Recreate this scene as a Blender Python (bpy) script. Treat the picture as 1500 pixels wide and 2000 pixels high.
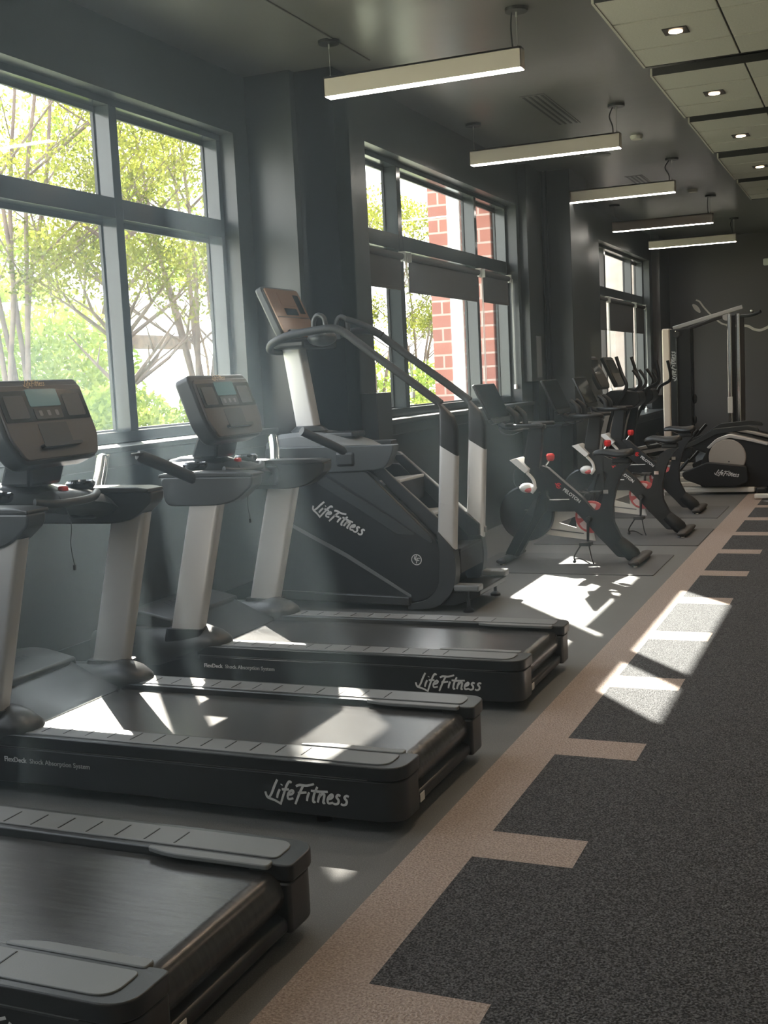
import bpy, bmesh, math, random
from mathutils import Vector, Matrix
random.seed(7)
for o in list(bpy.data.objects): bpy.data.objects.remove(o)
S = bpy.context.scene
COL = S.collection
PI = math.pi

# ---------------------------------------------------------------- camera
yaw, pitch, roll = -0.401648616, -0.11174263, -0.0485406688
fw = Vector((math.sin(yaw)*math.cos(pitch), math.cos(yaw)*math.cos(pitch), math.sin(pitch)))
rt = Vector((math.cos(yaw), -math.sin(yaw), 0)); up = rt.cross(fw)
R2 = rt*math.cos(roll)+up*math.sin(roll); U2 = -rt*math.sin(roll)+up*math.cos(roll)
cam = bpy.data.cameras.new('camera'); cam_o = bpy.data.objects.new('camera', cam); COL.objects.link(cam_o)
cam.sensor_fit = 'VERTICAL'; cam.sensor_height = 24.0; cam.sensor_width = 18.0
cam.lens = 24.0*2288.41/2000.0; cam.clip_start = 0.05; cam.clip_end = 500
m = Matrix.Identity(4)
for i, c in enumerate((R2, U2, -fw)):
    for j in range(3): m[j][i] = c[j]
m.translation = (0, 0, 1.5)
cam_o.matrix_world = m
S.camera = cam_o

# ---------------------------------------------------------------- view, world, sun
S.view_settings.view_transform = 'Standard'; S.view_settings.look = 'None'
S.view_settings.gamma = 1; S.view_settings.use_curve_mapping = False
S.view_settings.exposure = 0.22
W = bpy.data.worlds.new('sky'); S.world = W; W.use_nodes = True
wn = W.node_tree.nodes; wl = W.node_tree.links
bg = wn['Background']; bg.inputs['Strength'].default_value = 7.0
tc = wn.new('ShaderNodeTexCoord'); sx = wn.new('ShaderNodeSeparateXYZ'); cr = wn.new('ShaderNodeValToRGB')
wl.new(tc.outputs['Generated'], sx.inputs[0]); wl.new(sx.outputs['Z'], cr.inputs[0])
cr.color_ramp.elements[0].position = 0.0; cr.color_ramp.elements[0].color = (0.95, 0.96, 0.90, 1)
cr.color_ramp.elements[1].position = 0.6; cr.color_ramp.elements[1].color = (0.80, 0.88, 1.0, 1)
wl.new(cr.outputs[0], bg.inputs['Color'])
sun = bpy.data.lights.new('sun', 'SUN'); sun.energy = 33; sun.angle = 0.009; sun.color = (1.0, 0.95, 0.86)
sun_o = bpy.data.objects.new('sun', sun); COL.objects.link(sun_o)
sun_o.rotation_euler = Vector((1, -1.27, -1.105)).to_track_quat('-Z', 'Y').to_euler()

# ---------------------------------------------------------------- materials
MATS = {}
def mat(name, col, rough=.5, metal=0, spec=.5, noise=None, bump=None, emit=None, coat=0):
    m = bpy.data.materials.new(name); m.use_nodes = True; MATS[name] = m
    n = m.node_tree.nodes; l = m.node_tree.links; b = n['Principled BSDF']
    b.inputs['Base Color'].default_value = (*col, 1); b.inputs['Roughness'].default_value = rough
    b.inputs['Metallic'].default_value = metal; b.inputs['Specular IOR Level'].default_value = spec
    b.inputs['Coat Weight'].default_value = coat
    if emit: b.inputs['Emission Color'].default_value = (*emit[0], 1); b.inputs['Emission Strength'].default_value = emit[1]
    t = n.new('ShaderNodeTexCoord')
    if noise:                                                       # (scale, second colour, stretch)
        mp = n.new('ShaderNodeMapping'); l.new(t.outputs['Object'], mp.inputs[0])
        if len(noise) > 2: mp.inputs['Scale'].default_value = noise[2]
        nz = n.new('ShaderNodeTexNoise'); nz.inputs['Scale'].default_value = noise[0]; nz.inputs['Detail'].default_value = 4
        l.new(mp.outputs[0], nz.inputs['Vector'])
        r = n.new('ShaderNodeValToRGB'); lo, hi = (noise[3] if len(noise) > 3 else (.35, .65))
        r.color_ramp.elements[0].position = lo; r.color_ramp.elements[1].position = hi
        r.color_ramp.elements[0].color = (*col, 1); r.color_ramp.elements[1].color = (*noise[1], 1)
        l.new(nz.outputs['Fac'], r.inputs[0]); l.new(r.outputs[0], b.inputs['Base Color'])
    if bump:
        nb = n.new('ShaderNodeTexNoise'); nb.inputs['Scale'].default_value = bump[0]; nb.inputs['Detail'].default_value = 3
        l.new(t.outputs['Object'], nb.inputs['Vector'])
        bp = n.new('ShaderNodeBump'); bp.inputs['Strength'].default_value = bump[1]; bp.inputs['Distance'].default_value = bump[2] if len(bump) > 2 else .002
        l.new(nb.outputs['Fac'], bp.inputs['Height']); l.new(bp.outputs[0], b.inputs['Normal'])
    return m
mat('wall', (.030, .032, .032), .34, bump=(60, .12), noise=(.8, (.035, .037, .037)))
mat('wall_far', (.080, .068, .062), .5, bump=(60, .15))
mat('ceiling', (.12, .115, .105), .28, bump=(3, .25, .01))
mat('frame', (.035, .040, .041), .15, spec=.5)
mat('rubber', (.115, .118, .120), .62, noise=(260, (.19, .19, .18), (1, 1, 1), (.45, .75)), bump=(200, .3, .003))
mat('turf_dark', (.007, .008, .010), .85, noise=(170, (.155, .158, .168), (1, 1, 1), (.40, .70)), bump=(150, 1, .012))
mat('turf_beige', (.29, .228, .195), .9, noise=(140, (.53, .44, .39), (1, 1, 1), (.35, .7)), bump=(140, 1, .01))
mat('bikemat', (.085, .085, .088), .6, bump=(300, .3))
mat('panel', (.58, .54, .45), .8, noise=(90, (.64, .60, .51)), bump=(250, .25))
mat('panel_gap', (.03, .028, .025), .8)
mat('lamp_body', (.78, .67, .58), .45)
mat('bounce_beige', (.50, .46, .40), .6)  # for the unseen walls, kept pale to bounce warm fill light
mat('lamp_glow', (1, 1, 1), .5, emit=((1, .95, .86), 22))
mat('downlight', (1, 1, 1), .5, emit=((1, .72, .45), 14))
mat('dark_metal', (.03, .03, .03), .35, metal=.6)
mat('black', (.008, .008, .009), .40)
mat('black_matte', (.008, .008, .0085), .52, bump=(200, .15))
mat('blackgloss', (.008, .008, .009), .12, coat=.3)
mat('grip', (.010, .010, .011), .55, bump=(120, .3))
mat('char', (.018, .020, .022), .34, bump=(220, .12))
mat('char2', (.036, .039, .041), .36, bump=(220, .1))
mat('pad_grey', (.17, .18, .185), .42, bump=(180, .12))
mat('silver', (.54, .53, .52), .38, metal=.35)
mat('disc_grey', (.40, .365, .33), .45)
mat('chrome', (.8, .78, .75), .12, metal=1)
mat('whitemetal', (.82, .80, .75), .4)
mat('belt', (.038, .038, .039), .21, noise=(6, (.050, .050, .050), (1, 9, 1)), bump=(350, .15))
mat('steptread', (.35, .35, .34), .5, bump=(80, .4))
mat('logo', (.72, .73, .72), .5)
mat('logo_dim', (.50, .51, .51), .5)
mat('logo_dark', (.02, .022, .024), .4)
mat('gold', (.50, .38, .22), .4)
mat('red', (.75, .03, .03), .3)
mat('red_dull', (.60, .10, .10), .4)
mat('pinkwhite', (.85, .62, .60), .35)
mat('white', (.85, .84, .82), .3)
mat('screen', (.02, .05, .05), .12, emit=((.20, .34, .33), .22))
mat('darkscreen', (.012, .012, .012), .08, coat=.5)
mat('orange_sheen', (.30, .18, .11), .22, metal=.2, coat=.4)  # orange reflection on the climber console, put into its colour
mat('brown_panel', (.060, .050, .044), .35)
mat('shade', (.055, .048, .042), .8, bump=(500, .3))
mat('cord', (.45, .45, .42), .5)
mat('alu', (.55, .55, .52), .4, metal=.5)
mat('mural', (.62, .56, .50), .7)
mat('brown_foot', (.030, .025, .022), .5)
mat('pinkstone', (.62, .50, .44), .85, noise=(5, (.72, .62, .56)))
mat('bark', (.10, .07, .06), .9, noise=(6, (.17, .125, .10)), bump=(30, .8, .01))
mat('grass', (.34, .38, .26), .9, noise=(3, (.45, .46, .34)), bump=(20, .8, .03))
mat('concrete', (.72, .68, .62), .8)
mat('trimwhite', (.80, .80, .76), .7)
mat('paleblue', (.62, .63, .68), .7)
mat('led', (1, .7, .2), .4, emit=((1, .62, .15), .5))
mat('yellow', (.85, .55, .08), .4)
mat('exitw', (.75, .75, .65), .4)
def leafmat(name, c1, c2):
    m = bpy.data.materials.new(name); m.use_nodes = True; MATS[name] = m
    n = m.node_tree.nodes; l = m.node_tree.links; n.remove(n['Principled BSDF'])
    out = n['Material Output']; d = n.new('ShaderNodeBsdfDiffuse'); t = n.new('ShaderNodeBsdfTranslucent'); mx = n.new('ShaderNodeMixShader')
    tcx = n.new('ShaderNodeTexCoord'); nz = n.new('ShaderNodeTexNoise'); nz.inputs['Scale'].default_value = 1.3; nz.inputs['Detail'].default_value = 5
    r = n.new('ShaderNodeValToRGB'); r.color_ramp.elements[0].position = .35; r.color_ramp.elements[1].position = .65
    r.color_ramp.elements[0].color = (*c1, 1); r.color_ramp.elements[1].color = (*c2, 1)
    l.new(tcx.outputs['Object'], nz.inputs[0]); l.new(nz.outputs['Fac'], r.inputs[0])
    l.new(r.outputs[0], d.inputs['Color']); l.new(r.outputs[0], t.inputs['Color'])
    mx.inputs[0].default_value = .5; l.new(d.outputs[0], mx.inputs[1]); l.new(t.outputs[0], mx.inputs[2]); l.new(mx.outputs[0], out.inputs[0])
leafmat('leaf', (.070, .085, .016), (.28, .29, .045))
leafmat('leaf2', (.17, .25, .05), (.40, .46, .10))
def glassmat():
    m = bpy.data.materials.new('glass'); m.use_nodes = True; MATS['glass'] = m
    n = m.node_tree.nodes; l = m.node_tree.links; n.remove(n['Principled BSDF']); out = n['Material Output']
    tr = n.new('ShaderNodeBsdfTransparent'); tr.inputs[0].default_value = (.93, .95, .93, 1)
    gl = n.new('ShaderNodeBsdfGlossy'); gl.inputs['Roughness'].default_value = .0
    fr = n.new('ShaderNodeFresnel'); fr.inputs['IOR'].default_value = 1.45; mx = n.new('ShaderNodeMixShader')
    l.new(fr.outputs[0], mx.inputs[0]); l.new(tr.outputs[0], mx.inputs[1]); l.new(gl.outputs[0], mx.inputs[2]); l.new(mx.outputs[0], out.inputs[0])
glassmat()
def brickmat():
    m = mat('brick', (.5, .2, .14), .85)
    n = m.node_tree.nodes; l = m.node_tree.links; b = n['Principled BSDF']
    t = n.new('ShaderNodeTexCoord'); mp = n.new('ShaderNodeMapping'); mp.inputs['Rotation'].default_value = (PI/2, 0, 0)
    br = n.new('ShaderNodeTexBrick'); br.inputs['Scale'].default_value = 1
    br.inputs['Color1'].default_value = (.34, .13, .095, 1); br.inputs['Color2'].default_value = (.28, .105, .08, 1); br.inputs['Mortar'].default_value = (.42, .31, .27, 1)
    br.inputs['Brick Width'].default_value = .30; br.inputs['Row Height'].default_value = .145; br.inputs['Mortar Size'].default_value = .011
    l.new(t.outputs['Object'], mp.inputs[0]); l.new(mp.outputs[0], br.inputs['Vector']); l.new(br.outputs['Color'], b.inputs['Base Color'])
brickmat()

# ---------------------------------------------------------------- mesh helpers
class MB:
    def __init__(s): s.v = []; s.f = []; s.mi = []; s.cur = 0
    def add(s, vs, fs):
        k = len(s.v); s.v += [tuple(v) for v in vs]; s.f += [tuple(i+k for i in f) for f in fs]; s.mi += [s.cur]*len(fs); return s
    def box(s, x0, x1, y0, y1, z0, z1):
        return s.add([(x0,y0,z0),(x1,y0,z0),(x1,y1,z0),(x0,y1,z0),(x0,y0,z1),(x1,y0,z1),(x1,y1,z1),(x0,y1,z1)],
                     [(0,3,2,1),(4,5,6,7),(0,1,5,4),(1,2,6,5),(2,3,7,6),(3,0,4,7)])
    def prism(s, poly, a, b, axis='y'):
        A = sum(poly[i][0]*poly[(i+1) % len(poly)][1]-poly[(i+1) % len(poly)][0]*poly[i][1] for i in range(len(poly)))
        if A < 0: poly = poly[::-1]
        def P(p, t): return {'y': (p[0], t, p[1]), 'z': (p[0], p[1], t), 'x': (t, p[0], p[1])}[axis]
        n = len(poly); vs = [P(p, a) for p in poly]+[P(p, b) for p in poly]
        fs = [tuple(range(n)), tuple(range(2*n-1, n-1, -1))]+[(i, (i+n), (i+1) % n+n, (i+1) % n) for i in range(n)]
        return s.add(vs, fs)
    def loft(s, loops, close=True, caps=True):
        n = len(loops[0]); vs = [p for lp in loops for p in lp]; fs = []
        for k in range(len(loops)-1):
            for i in range(n if close else n-1):
                j = (i+1) % n; fs.append((k*n+i, k*n+j, (k+1)*n+j, (k+1)*n+i))
        if caps: fs += [tuple(range(n-1, -1, -1)), tuple(range((len(loops)-1)*n, len(loops)*n))]
        return s.add(vs, fs)
    def tube(s, path, r, n=10, sq=None, closed=False):
        P = [Vector(p) for p in path]; loops = []; up0 = None
        for i, p in enumerate(P):
            if closed: d = P[(i+1) % len(P)]-P[i-1]
            else: d = P[min(i+1, len(P)-1)]-P[max(i-1, 0)]
            d.normalize()
            if up0 is None: up0 = Vector((0, 0, 1)) if abs(d.z) < .9 else Vector((0, 1, 0)); 
            a = d.cross(up0); a.normalize(); b = a.cross(d); up0 = b
            if abs(d.z) < .9 and sq: 
                a = d.cross(Vector((0, 0, 1))).normalized(); b = a.cross(d)
            rr = r[i] if isinstance(r, (list, tuple)) else r
            if sq: loops.append([p+a*sq[0]*u*(rr)+b*sq[1]*w*(rr) for u, w in ((-1,-1),(1,-1),(1,1),(-1,1))])
            else: loops.append([p+a*rr*math.cos(2*PI*k/n)+b*rr*math.sin(2*PI*k/n) for k in range(n)])
        if closed: loops.append(loops[0]); return s.loft(loops, caps=False)
        return s.loft(loops)
    def cyl(s, p0, p1, r, n=20): return s.tube([p0, p1], r, n)
    def lathe(s, prof, c, axis='z', n=24):                       # prof: (radius, height)
        loops = []
        for r, h in prof:
            lp = []
            for k in range(n):
                a = 2*PI*k/n; u, w = r*math.cos(a), r*math.sin(a)
                lp.append({'z': (c[0]+u, c[1]+w, c[2]+h), 'y': (c[0]+u, c[1]+h, c[2]-w), 'x': (c[0]+h, c[1]+u, c[2]+w)}[axis])
            loops.append(lp)
        return s.loft(loops)
    def ell(s, c, r, n=16, m_=10):
        loops = []
        for i in range(m_+1):
            t = -PI/2+PI*i/m_; t = max(-1.54, min(1.54, t))
            loops.append([(c[0]+r[0]*math.cos(t)*math.cos(2*PI*k/n), c[1]+r[1]*math.cos(t)*math.sin(2*PI*k/n), c[2]+r[2]*math.sin(t)) for k in range(n)])
        return s.loft(loops)
    def build(s, name, mt, parent=None, org=(0,0,0), bevel=0, smooth=38, seg=2, subd=0):
        me = bpy.data.meshes.new(name)
        me.from_pydata([(x-org[0], y-org[1], z-org[2]) for x, y, z in s.v], [], s.f)
        for q in (mt if isinstance(mt, (list, tuple)) else [mt]): me.materials.append(MATS[q])
        if any(s.mi):
            for p, k in zip(me.polygons, s.mi): p.material_index = k
        me.update()
        o = bpy.data.objects.new(name, me); COL.objects.link(o)
        if parent: o.parent = parent
        if smooth:
            for p in me.polygons: p.use_smooth = True
            me.set_sharp_from_angle(angle=math.radians(smooth))
        if bevel:
            b = o.modifiers.new('bevel', 'BEVEL'); b.width = bevel; b.segments = seg; b.limit_method = 'ANGLE'; b.angle_limit = math.radians(35)
        if subd:
            b = o.modifiers.new('subd', 'SUBSURF'); b.levels = subd; b.render_levels = subd
        return o
def rnd(poly, r, n=5):                                             # round the corners of a polygon; r a number or one per corner
    out = []; N = len(poly)
    for i in range(N):
        p = Vector(poly[i]); a = Vector(poly[i-1]); b = Vector(poly[(i+1) % N]); q = r[i] if isinstance(r, (list, tuple)) else r
        if q <= 0: out.append(tuple(p)); continue
        da = (a-p); db = (b-p); t = min(q, da.length*.48, db.length*.48); A = p+da.normalized()*t; B = p+db.normalized()*t
        for k in range(n+1):
            u = k/n; c = A*(1-u)**2+p*2*u*(1-u)+B*u*u; out.append(tuple(c))
    return out
def spl(pts, n=6):                                                 # catmull-rom through points
    P = [Vector(p) for p in pts]; out = []
    for i in range(len(P)-1):
        p0 = P[max(i-1, 0)]; p1 = P[i]; p2 = P[i+1]; p3 = P[min(i+2, len(P)-1)]
        for k in range(n):
            t = k/n; out.append(.5*((2*p1)+(p2-p0)*t+(2*p0-5*p1+4*p2-p3)*t*t+(3*p1-p0-3*p2+p3)*t**3))
    out.append(P[-1]); return out
def circ(cx, cz, r, n=32, a0=0, a1=2*PI): return [(cx+r*math.cos(a0+(a1-a0)*k/n), cz+r*math.sin(a0+(a1-a0)*k/n)) for k in range(n if a1-a0 > 6.2 else n+1)]
def thing(name, label, cat, loc, group=None):
    o = bpy.data.objects.new(name, None); COL.objects.link(o); o.location = loc; o.empty_display_size = .1
    o['label'] = label; o['category'] = cat
    if group: o['group'] = group
    return o
def tag(o, label, cat, group=None, kind=None):
    o['label'] = label; o['category'] = cat
    if group: o['group'] = group
    if kind: o['kind'] = kind
    return o
def struct(o): o['kind'] = 'structure'; return o
def copy_tree(o, parent=None):
    c = o.copy(); COL.objects.link(c); c.parent = parent
    for ch in [x for x in o.children]: copy_tree(ch, c)
    return c
def dup(root, loc, label, group=None):
    c = copy_tree(root); c.location = loc; c['label'] = label
    if group: c['group'] = group
    return c
def text(name, body, size, o, right, upv, mt, parent, align='LEFT', shear=0, bold=0, org=(0,0,0)):
    cu = bpy.data.curves.new(name, 'FONT'); cu.body = body; cu.size = size; cu.align_x = align; cu.shear = shear; cu.offset = bold; cu.extrude = .0008; cu.resolution_u = 3
    to = bpy.data.objects.new(name+'_t', cu); COL.objects.link(to); bpy.context.view_layer.update()
    me = bpy.data.meshes.new_from_object(to.evaluated_get(bpy.context.evaluated_depsgraph_get()))
    bpy.data.objects.remove(to); bpy.data.curves.remove(cu)
    r = Vector(right).normalized(); u = Vector(upv).normalized(); nn = r.cross(u); o = Vector(o)-Vector(org)
    for v in me.vertices: v.co = o+r*v.co.x+u*v.co.y+nn*v.co.z
    me.materials.clear(); me.materials.append(MATS[mt]); me.name = name
    ob = bpy.data.objects.new(name, me); COL.objects.link(ob); ob.parent = parent; return ob
SCRIPT = [  # brush lettering, one stroke per row
 [(.85,1.95),(.62,1.3),(.38,.45),(.15,.05)], [(-.25,.62),(-.05,.15),(.25,-.02),(.8,-.18),(1.5,-.50)],
 [(1.18,1.0),(1.02,.5),(.98,.08)], [(1.30,1.42),(1.34,1.52)],
 [(2.30,1.75),(2.05,1.85),(1.82,1.4),(1.62,.6),(1.42,-.35)], [(1.38,1.0),(2.1,1.06)],
 [(2.05,.52),(2.4,.62),(2.55,.88),(2.38,1.0),(2.12,.75),(2.02,.4),(2.15,.1),(2.6,.22)],
 [(3.45,1.55),(3.2,.9),(3.0,.2),(2.85,-.35)], [(2.75,1.45),(3.1,1.62),(3.8,1.62),(4.5,1.85)], [(3.0,.80),(3.4,.86),(3.85,.95)],
 [(4.1,.98),(3.98,.5),(3.96,.08)], [(4.85,1.6),(4.62,.9),(4.55,.3),(4.62,.05),(4.8,.12)], [(4.25,1.16),(4.9,1.14),(5.9,1.22)],
 [(5.2,.98),(5.08,.5),(5.02,.05)], [(5.1,.55),(5.35,.92),(5.58,.90),(5.58,.5),(5.56,.08),(5.75,.1)],
 [(5.98,.50),(6.25,.58),(6.42,.82),(6.30,.98),(6.05,.75),(5.95,.4),(6.08,.08),(6.5,.2)],
 [(7.15,.92),(6.92,1.0),(6.78,.78),(7.0,.5),(6.98,.18),(6.72,.06),(6.5,.15)],
 [(7.95,.92),(7.72,1.0),(7.55,.78),(7.78,.5),(7.76,.18),(7.5,.06),(7.25,.15)]]
def script(name, o, right, upv, width, mt, parent, org=(0,0,0), w=.105, t=.0012):
    r = Vector(right).normalized(); u = Vector(upv).normalized(); nn = r.cross(u); k = width/8.2; o = Vector(o)-Vector(org)
    M = MB()
    for st in SCRIPT:
        p = [Vector(q) for q in spl([(a+.14*b, b*.92) for a, b in st], 5)]; L = []; Rr = []
        for i in range(len(p)):
            d = (p[min(i+1, len(p)-1)]-p[max(i-1, 0)]).normalized(); q = Vector((-d.y, d.x)); ww = w*(1.15-.35*abs(i/(len(p)-1)-.4))
            L.append(p[i]+q*ww); Rr.append(p[i]-q*ww)
        d0 = (p[0]-p[1]).normalized()*w*.6; d1 = (p[-1]-p[-2]).normalized()*w*.6
        lo = [Rr[0]+d0*.2, L[0]+d0*.2]
        n = len(p); vs = [o+r*a.x*k+u*a.y*k+nn*t for a in Rr]+[o+r*a.x*k+u*a.y*k+nn*t for a in L]
        M.add(vs, [(i, i+1, n+i+1, n+i) for i in range(n-1)])
    return M.build(name, mt, parent, smooth=0)

# ================================================================ SETTING
XA, XB = -4.16, -3.51                                              # inner wall faces: near bay, far bays
H = 3.69
YF = 21.3
def wall_bay(name, xi, xo, y0, y1, opens):
    M = MB(); y = y0
    for (a, b, z0, z1) in opens:
        M.box(xo, xi, y, a, 0, H+.3); M.box(xo, xi, a, b, 0, z0); M.box(xo, xi, a, b, z1, H+.3); y = b
    M.box(xo, xi, y, y1, 0, H+.3)
    return struct(M.build(name, 'wall', smooth=0))
wall_bay('wall_left', XA, XA-.26, -3, 7.66, [(-.2, 3.2, 1.2, 3.27), (3.68, 7.42, 1.2, 3.27)])
wl2 = wall_bay('wall_left_far', XB, XB-.26, 7.70, YF, [(8.23, 12.2, 1.2, 3.27), (16.2, 20.05, .78, 3.27)])
M = MB(); M.box(XA-.26, XB, 7.70, 7.95, 0, H+.2); M.box(XA-.26, -3.80, 7.62, 7.70, 0, H+.2)
struct(M.build('wall_pier_front', 'wall', smooth=0))
M = MB(); M.box(XB-.1, -3.1, 12.9, 13.75, 0, H+.1); struct(M.build('wall_pier_middle', 'wall', smooth=0, bevel=.004))
M = MB(); M.box(XB-.05, -3.42, 12.3, 12.9, 1.41, H+.1); M.box(XB-.05, -3.44, 12.62, 12.9, 0, 1.41)
struct(M.build('trim_1', 'wall', smooth=0, bevel=.004))
M = MB(); M.box(XB-.05, -3.38, 7.93, 8.21, 0, 1.41); struct(M.build('trim_2', 'wall', smooth=0, bevel=.004))
M = MB(); M.box(XB-.05, -3.38, 20.3, YF, 1.02, H+.1); struct(M.build('trim_3', 'brown_panel', smooth=0, bevel=.004))
M = MB(); M.box(XA-.4, 4.8, YF, YF+.25, -.1, H+.3); struct(M.build('wall_far', 'wall_far', smooth=0))
M = MB(); M.box(4.6, 4.85, -3.2, YF, -.1, H+.3); struct(M.build('wall_right', 'bounce_beige', smooth=0))
M = MB(); M.box(XA-.4, 4.8, -3.25, -3, -.1, H+.3); struct(M.build('wall_back', 'bounce_beige', smooth=0))
M = MB(); M.box(XA-.34, 4.8, -3.2, YF+.2, -.15, 0); struct(M.build('floor', 'rubber', smooth=0))
M = MB(); M.box(XA-.26, 4.8, -3.2, 7.7, H, H+.2); M.box(XB-.26, 4.8, 7.7, YF+.2, H, H+.2); struct(M.build('ceiling', 'ceiling', smooth=0))
M = MB(); M.box(-3.23, -3.21, -3, 7.7, H-.008, H+.02); struct(M.build('trim_4', 'ceiling', smooth=0, bevel=.004))
# baseboards
M = MB(); M.box(XA, XA+.015, -3, 7.62, 0, .11); struct(M.build('baseboard_left', 'black_matte', smooth=0))
M = MB(); M.box(XB, XB+.015, 13.75, YF, 0, .11); struct(M.build('baseboard_left_far', 'black_matte', smooth=0))
M = MB(); M.box(-3.4, 4.6, YF-.015, YF, 0, .11); struct(M.build('baseboard_far', 'black_matte', smooth=0))

# windows: frame with deep mullions, glass panes, sill
def window(n, xi, y0, y1, zs, mull, sillx, zsill):
    xf, xg = xi-.11, xi-.225
    head, t0, t1, fb = 3.228, 2.557, 2.68, zsill+.065
    F = MB()
    F.box(xg-.02, xf, y0, y1, head, 3.275); F.box(xg-.02, xf, y0, y1, zsill-.01, fb)
    F.box(xg-.02, xf, y0, y0+.05, fb, head); F.box(xg-.02, xf, y1-.05, y1, fb, head)
    e = [y0+.05]+[q for a, b in mull for q in (a, b)]+[y1-.05]
    for a, b in mull: F.box(xg-.02, xf, a, b, fb, head)
    for a, b in zip(e[::2], e[1::2]): F.box(xg-.02, xf, a, b, t0, t1)
    w = struct(F.build('window_%d' % n, 'frame', smooth=0, bevel=.003))
    G = MB()                                                       # thin light beads round the glass
    for a, b in zip(e[::2], e[1::2]):
        for z0, z1 in ((fb, t0), (t1, head)):
            G.box(xg-.012, xg+.008, b-.012, b, z0, z1); G.box(xg-.012, xg+.008, a, a+.012, z0, z1)
            G.box(xg-.012, xg+.008, a+.012, b-.012, z0, z0+.012); G.box(xg-.012, xg+.008, a+.012, b-.012, z1-.03, z1)
    G.build('glazing_bead', 'dark_metal', w, smooth=0)
    for a, b in zip(e[::2], e[1::2]):
        for z0, z1 in ((fb, t0), (t1, head)):
            P = MB(); P.add([(xg, a+.005, z0+.005), (xg, b-.005, z0+.005), (xg, b-.005, z1-.005), (xg, a+.005, z1-.005)], [(0,1,2,3)]); P.build('glass_pane', 'glass', w, smooth=0)
    Sx = MB(); Sx.box(xf-.01, sillx, y0-.03, y1+.03, zsill-.035, zsill); Sx.box(xi-.02, sillx-.03, y0-.02, y1+.02, zsill-.12, zsill-.035)
    struct(Sx.build('trim_%d' % (10+n), 'wall', smooth=0, bevel=.006))
window(1, XA, 3.68, 7.42, 0, [(4.86, 4.94), (6.11, 6.19)], XA+.21, 1.2)
window(2, XB, 8.23, 12.2, 0, [(9.11, 9.20), (11.12, 11.19)], XB+.13, 1.2)
window(3, XB, 16.2, 20.05, 0, [(17.03, 17.11), (19.04, 19.11)], -3.25, .80)
window(4, XA, -.2, 3.2, 0, [(.9, .98), (2.06, 2.14)], XA+.21, 1.2)

# turf lane with beige teeth
Z = .008
tf = MB(); xa, xb, xc = -1.37, -1.172, -.853
tf.cur = 1; tf.box(xa, xb, -2.9, 19.5, .001, Z)
k = -6
ys = []
while 2.516+1.0285*k < 19.4: ys.append(2.516+1.0285*k); k += 1
prev = -2.9
for y in ys:
    if y-.215 < -2.9: continue
    tf.cur = 0; tf.box(xb, xc, prev, y-.215, .001, Z)
    tf.cur = 1; tf.box(xb, xc, y-.215, y, .001, Z); prev = y
tf.cur = 0; tf.box(xb, xc, prev, 19.5, .001, Z); tf.box(xc, 3.2, -2.9, 19.5, .001, Z)
tag(tf.build('turf_carpet', ['turf_dark', 'turf_beige'], smooth=0), 'charcoal flecked turf carpet lane with a beige stripe and comb-like teeth', 'carpet')

# ================================================================ OUTSIDE
M = MB(); M.box(-80, XA-.34, -40, 90, -.3, .25); g = M.build('ground', 'grass', smooth=0); struct(g)
M = MB(); M.box(-4.47, XB-.26, 12.12, 13.4, .25, 6.5); bp_ = M.build('brick_pier', 'brick', smooth=0, bevel=.01)
tag(bp_, 'red brick pier outside the middle window, seen through its glass', 'brick pier')
M = MB(); M.box(-4.24, -4.10, 12.08, 12.12, .25, 6.4); M.build('corner_strip', 'trimwhite', bp_, smooth=0, bevel=.004)
M = MB(); M.box(-7.0, XB-.26, 20.6, 22, .25, 6.5); b2 = M.build('pale_pier', 'pinkstone', smooth=0, bevel=.01)
tag(b2, 'pale pinkish masonry wing outside the farthest window', 'masonry pier')
M = MB(); M.box(-5.1, -4.9, 20.56, 20.6, .25, 6.4); M.build('corner_strip', 'trimwhite', b2, smooth=0)
# pale shelter
sh = thing('garden_shelter', 'pale open shelter with a brown beam behind the trees outside the near window', 'shelter', (-15, 22.5, .25))
for dx, dy in ((0, -1.6), (0, 1.6), (-3, -1.6), (-3, 1.6)):
    M = MB(); M.box(dx-.14, dx+.14, dy-.14, dy+.14, 0, 3.0); M.build('post', 'trimwhite', sh, smooth=0, bevel=.01)
M = MB(); M.box(-3.4, .4, -2.1, 2.1, 3.0, 3.3); M.build('roof', 'trimwhite', sh, smooth=0, bevel=.02)
M = MB(); M.box(-.1, .1, -1.46, 1.46, 2.2, 2.5); M.build('beam', 'bark', sh, smooth=0)
M = MB(); M.box(-3.1, -2.9, -1.4, 1.4, 0, 3.0); M.build('back_wall', 'concrete', sh, smooth=0)
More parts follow.
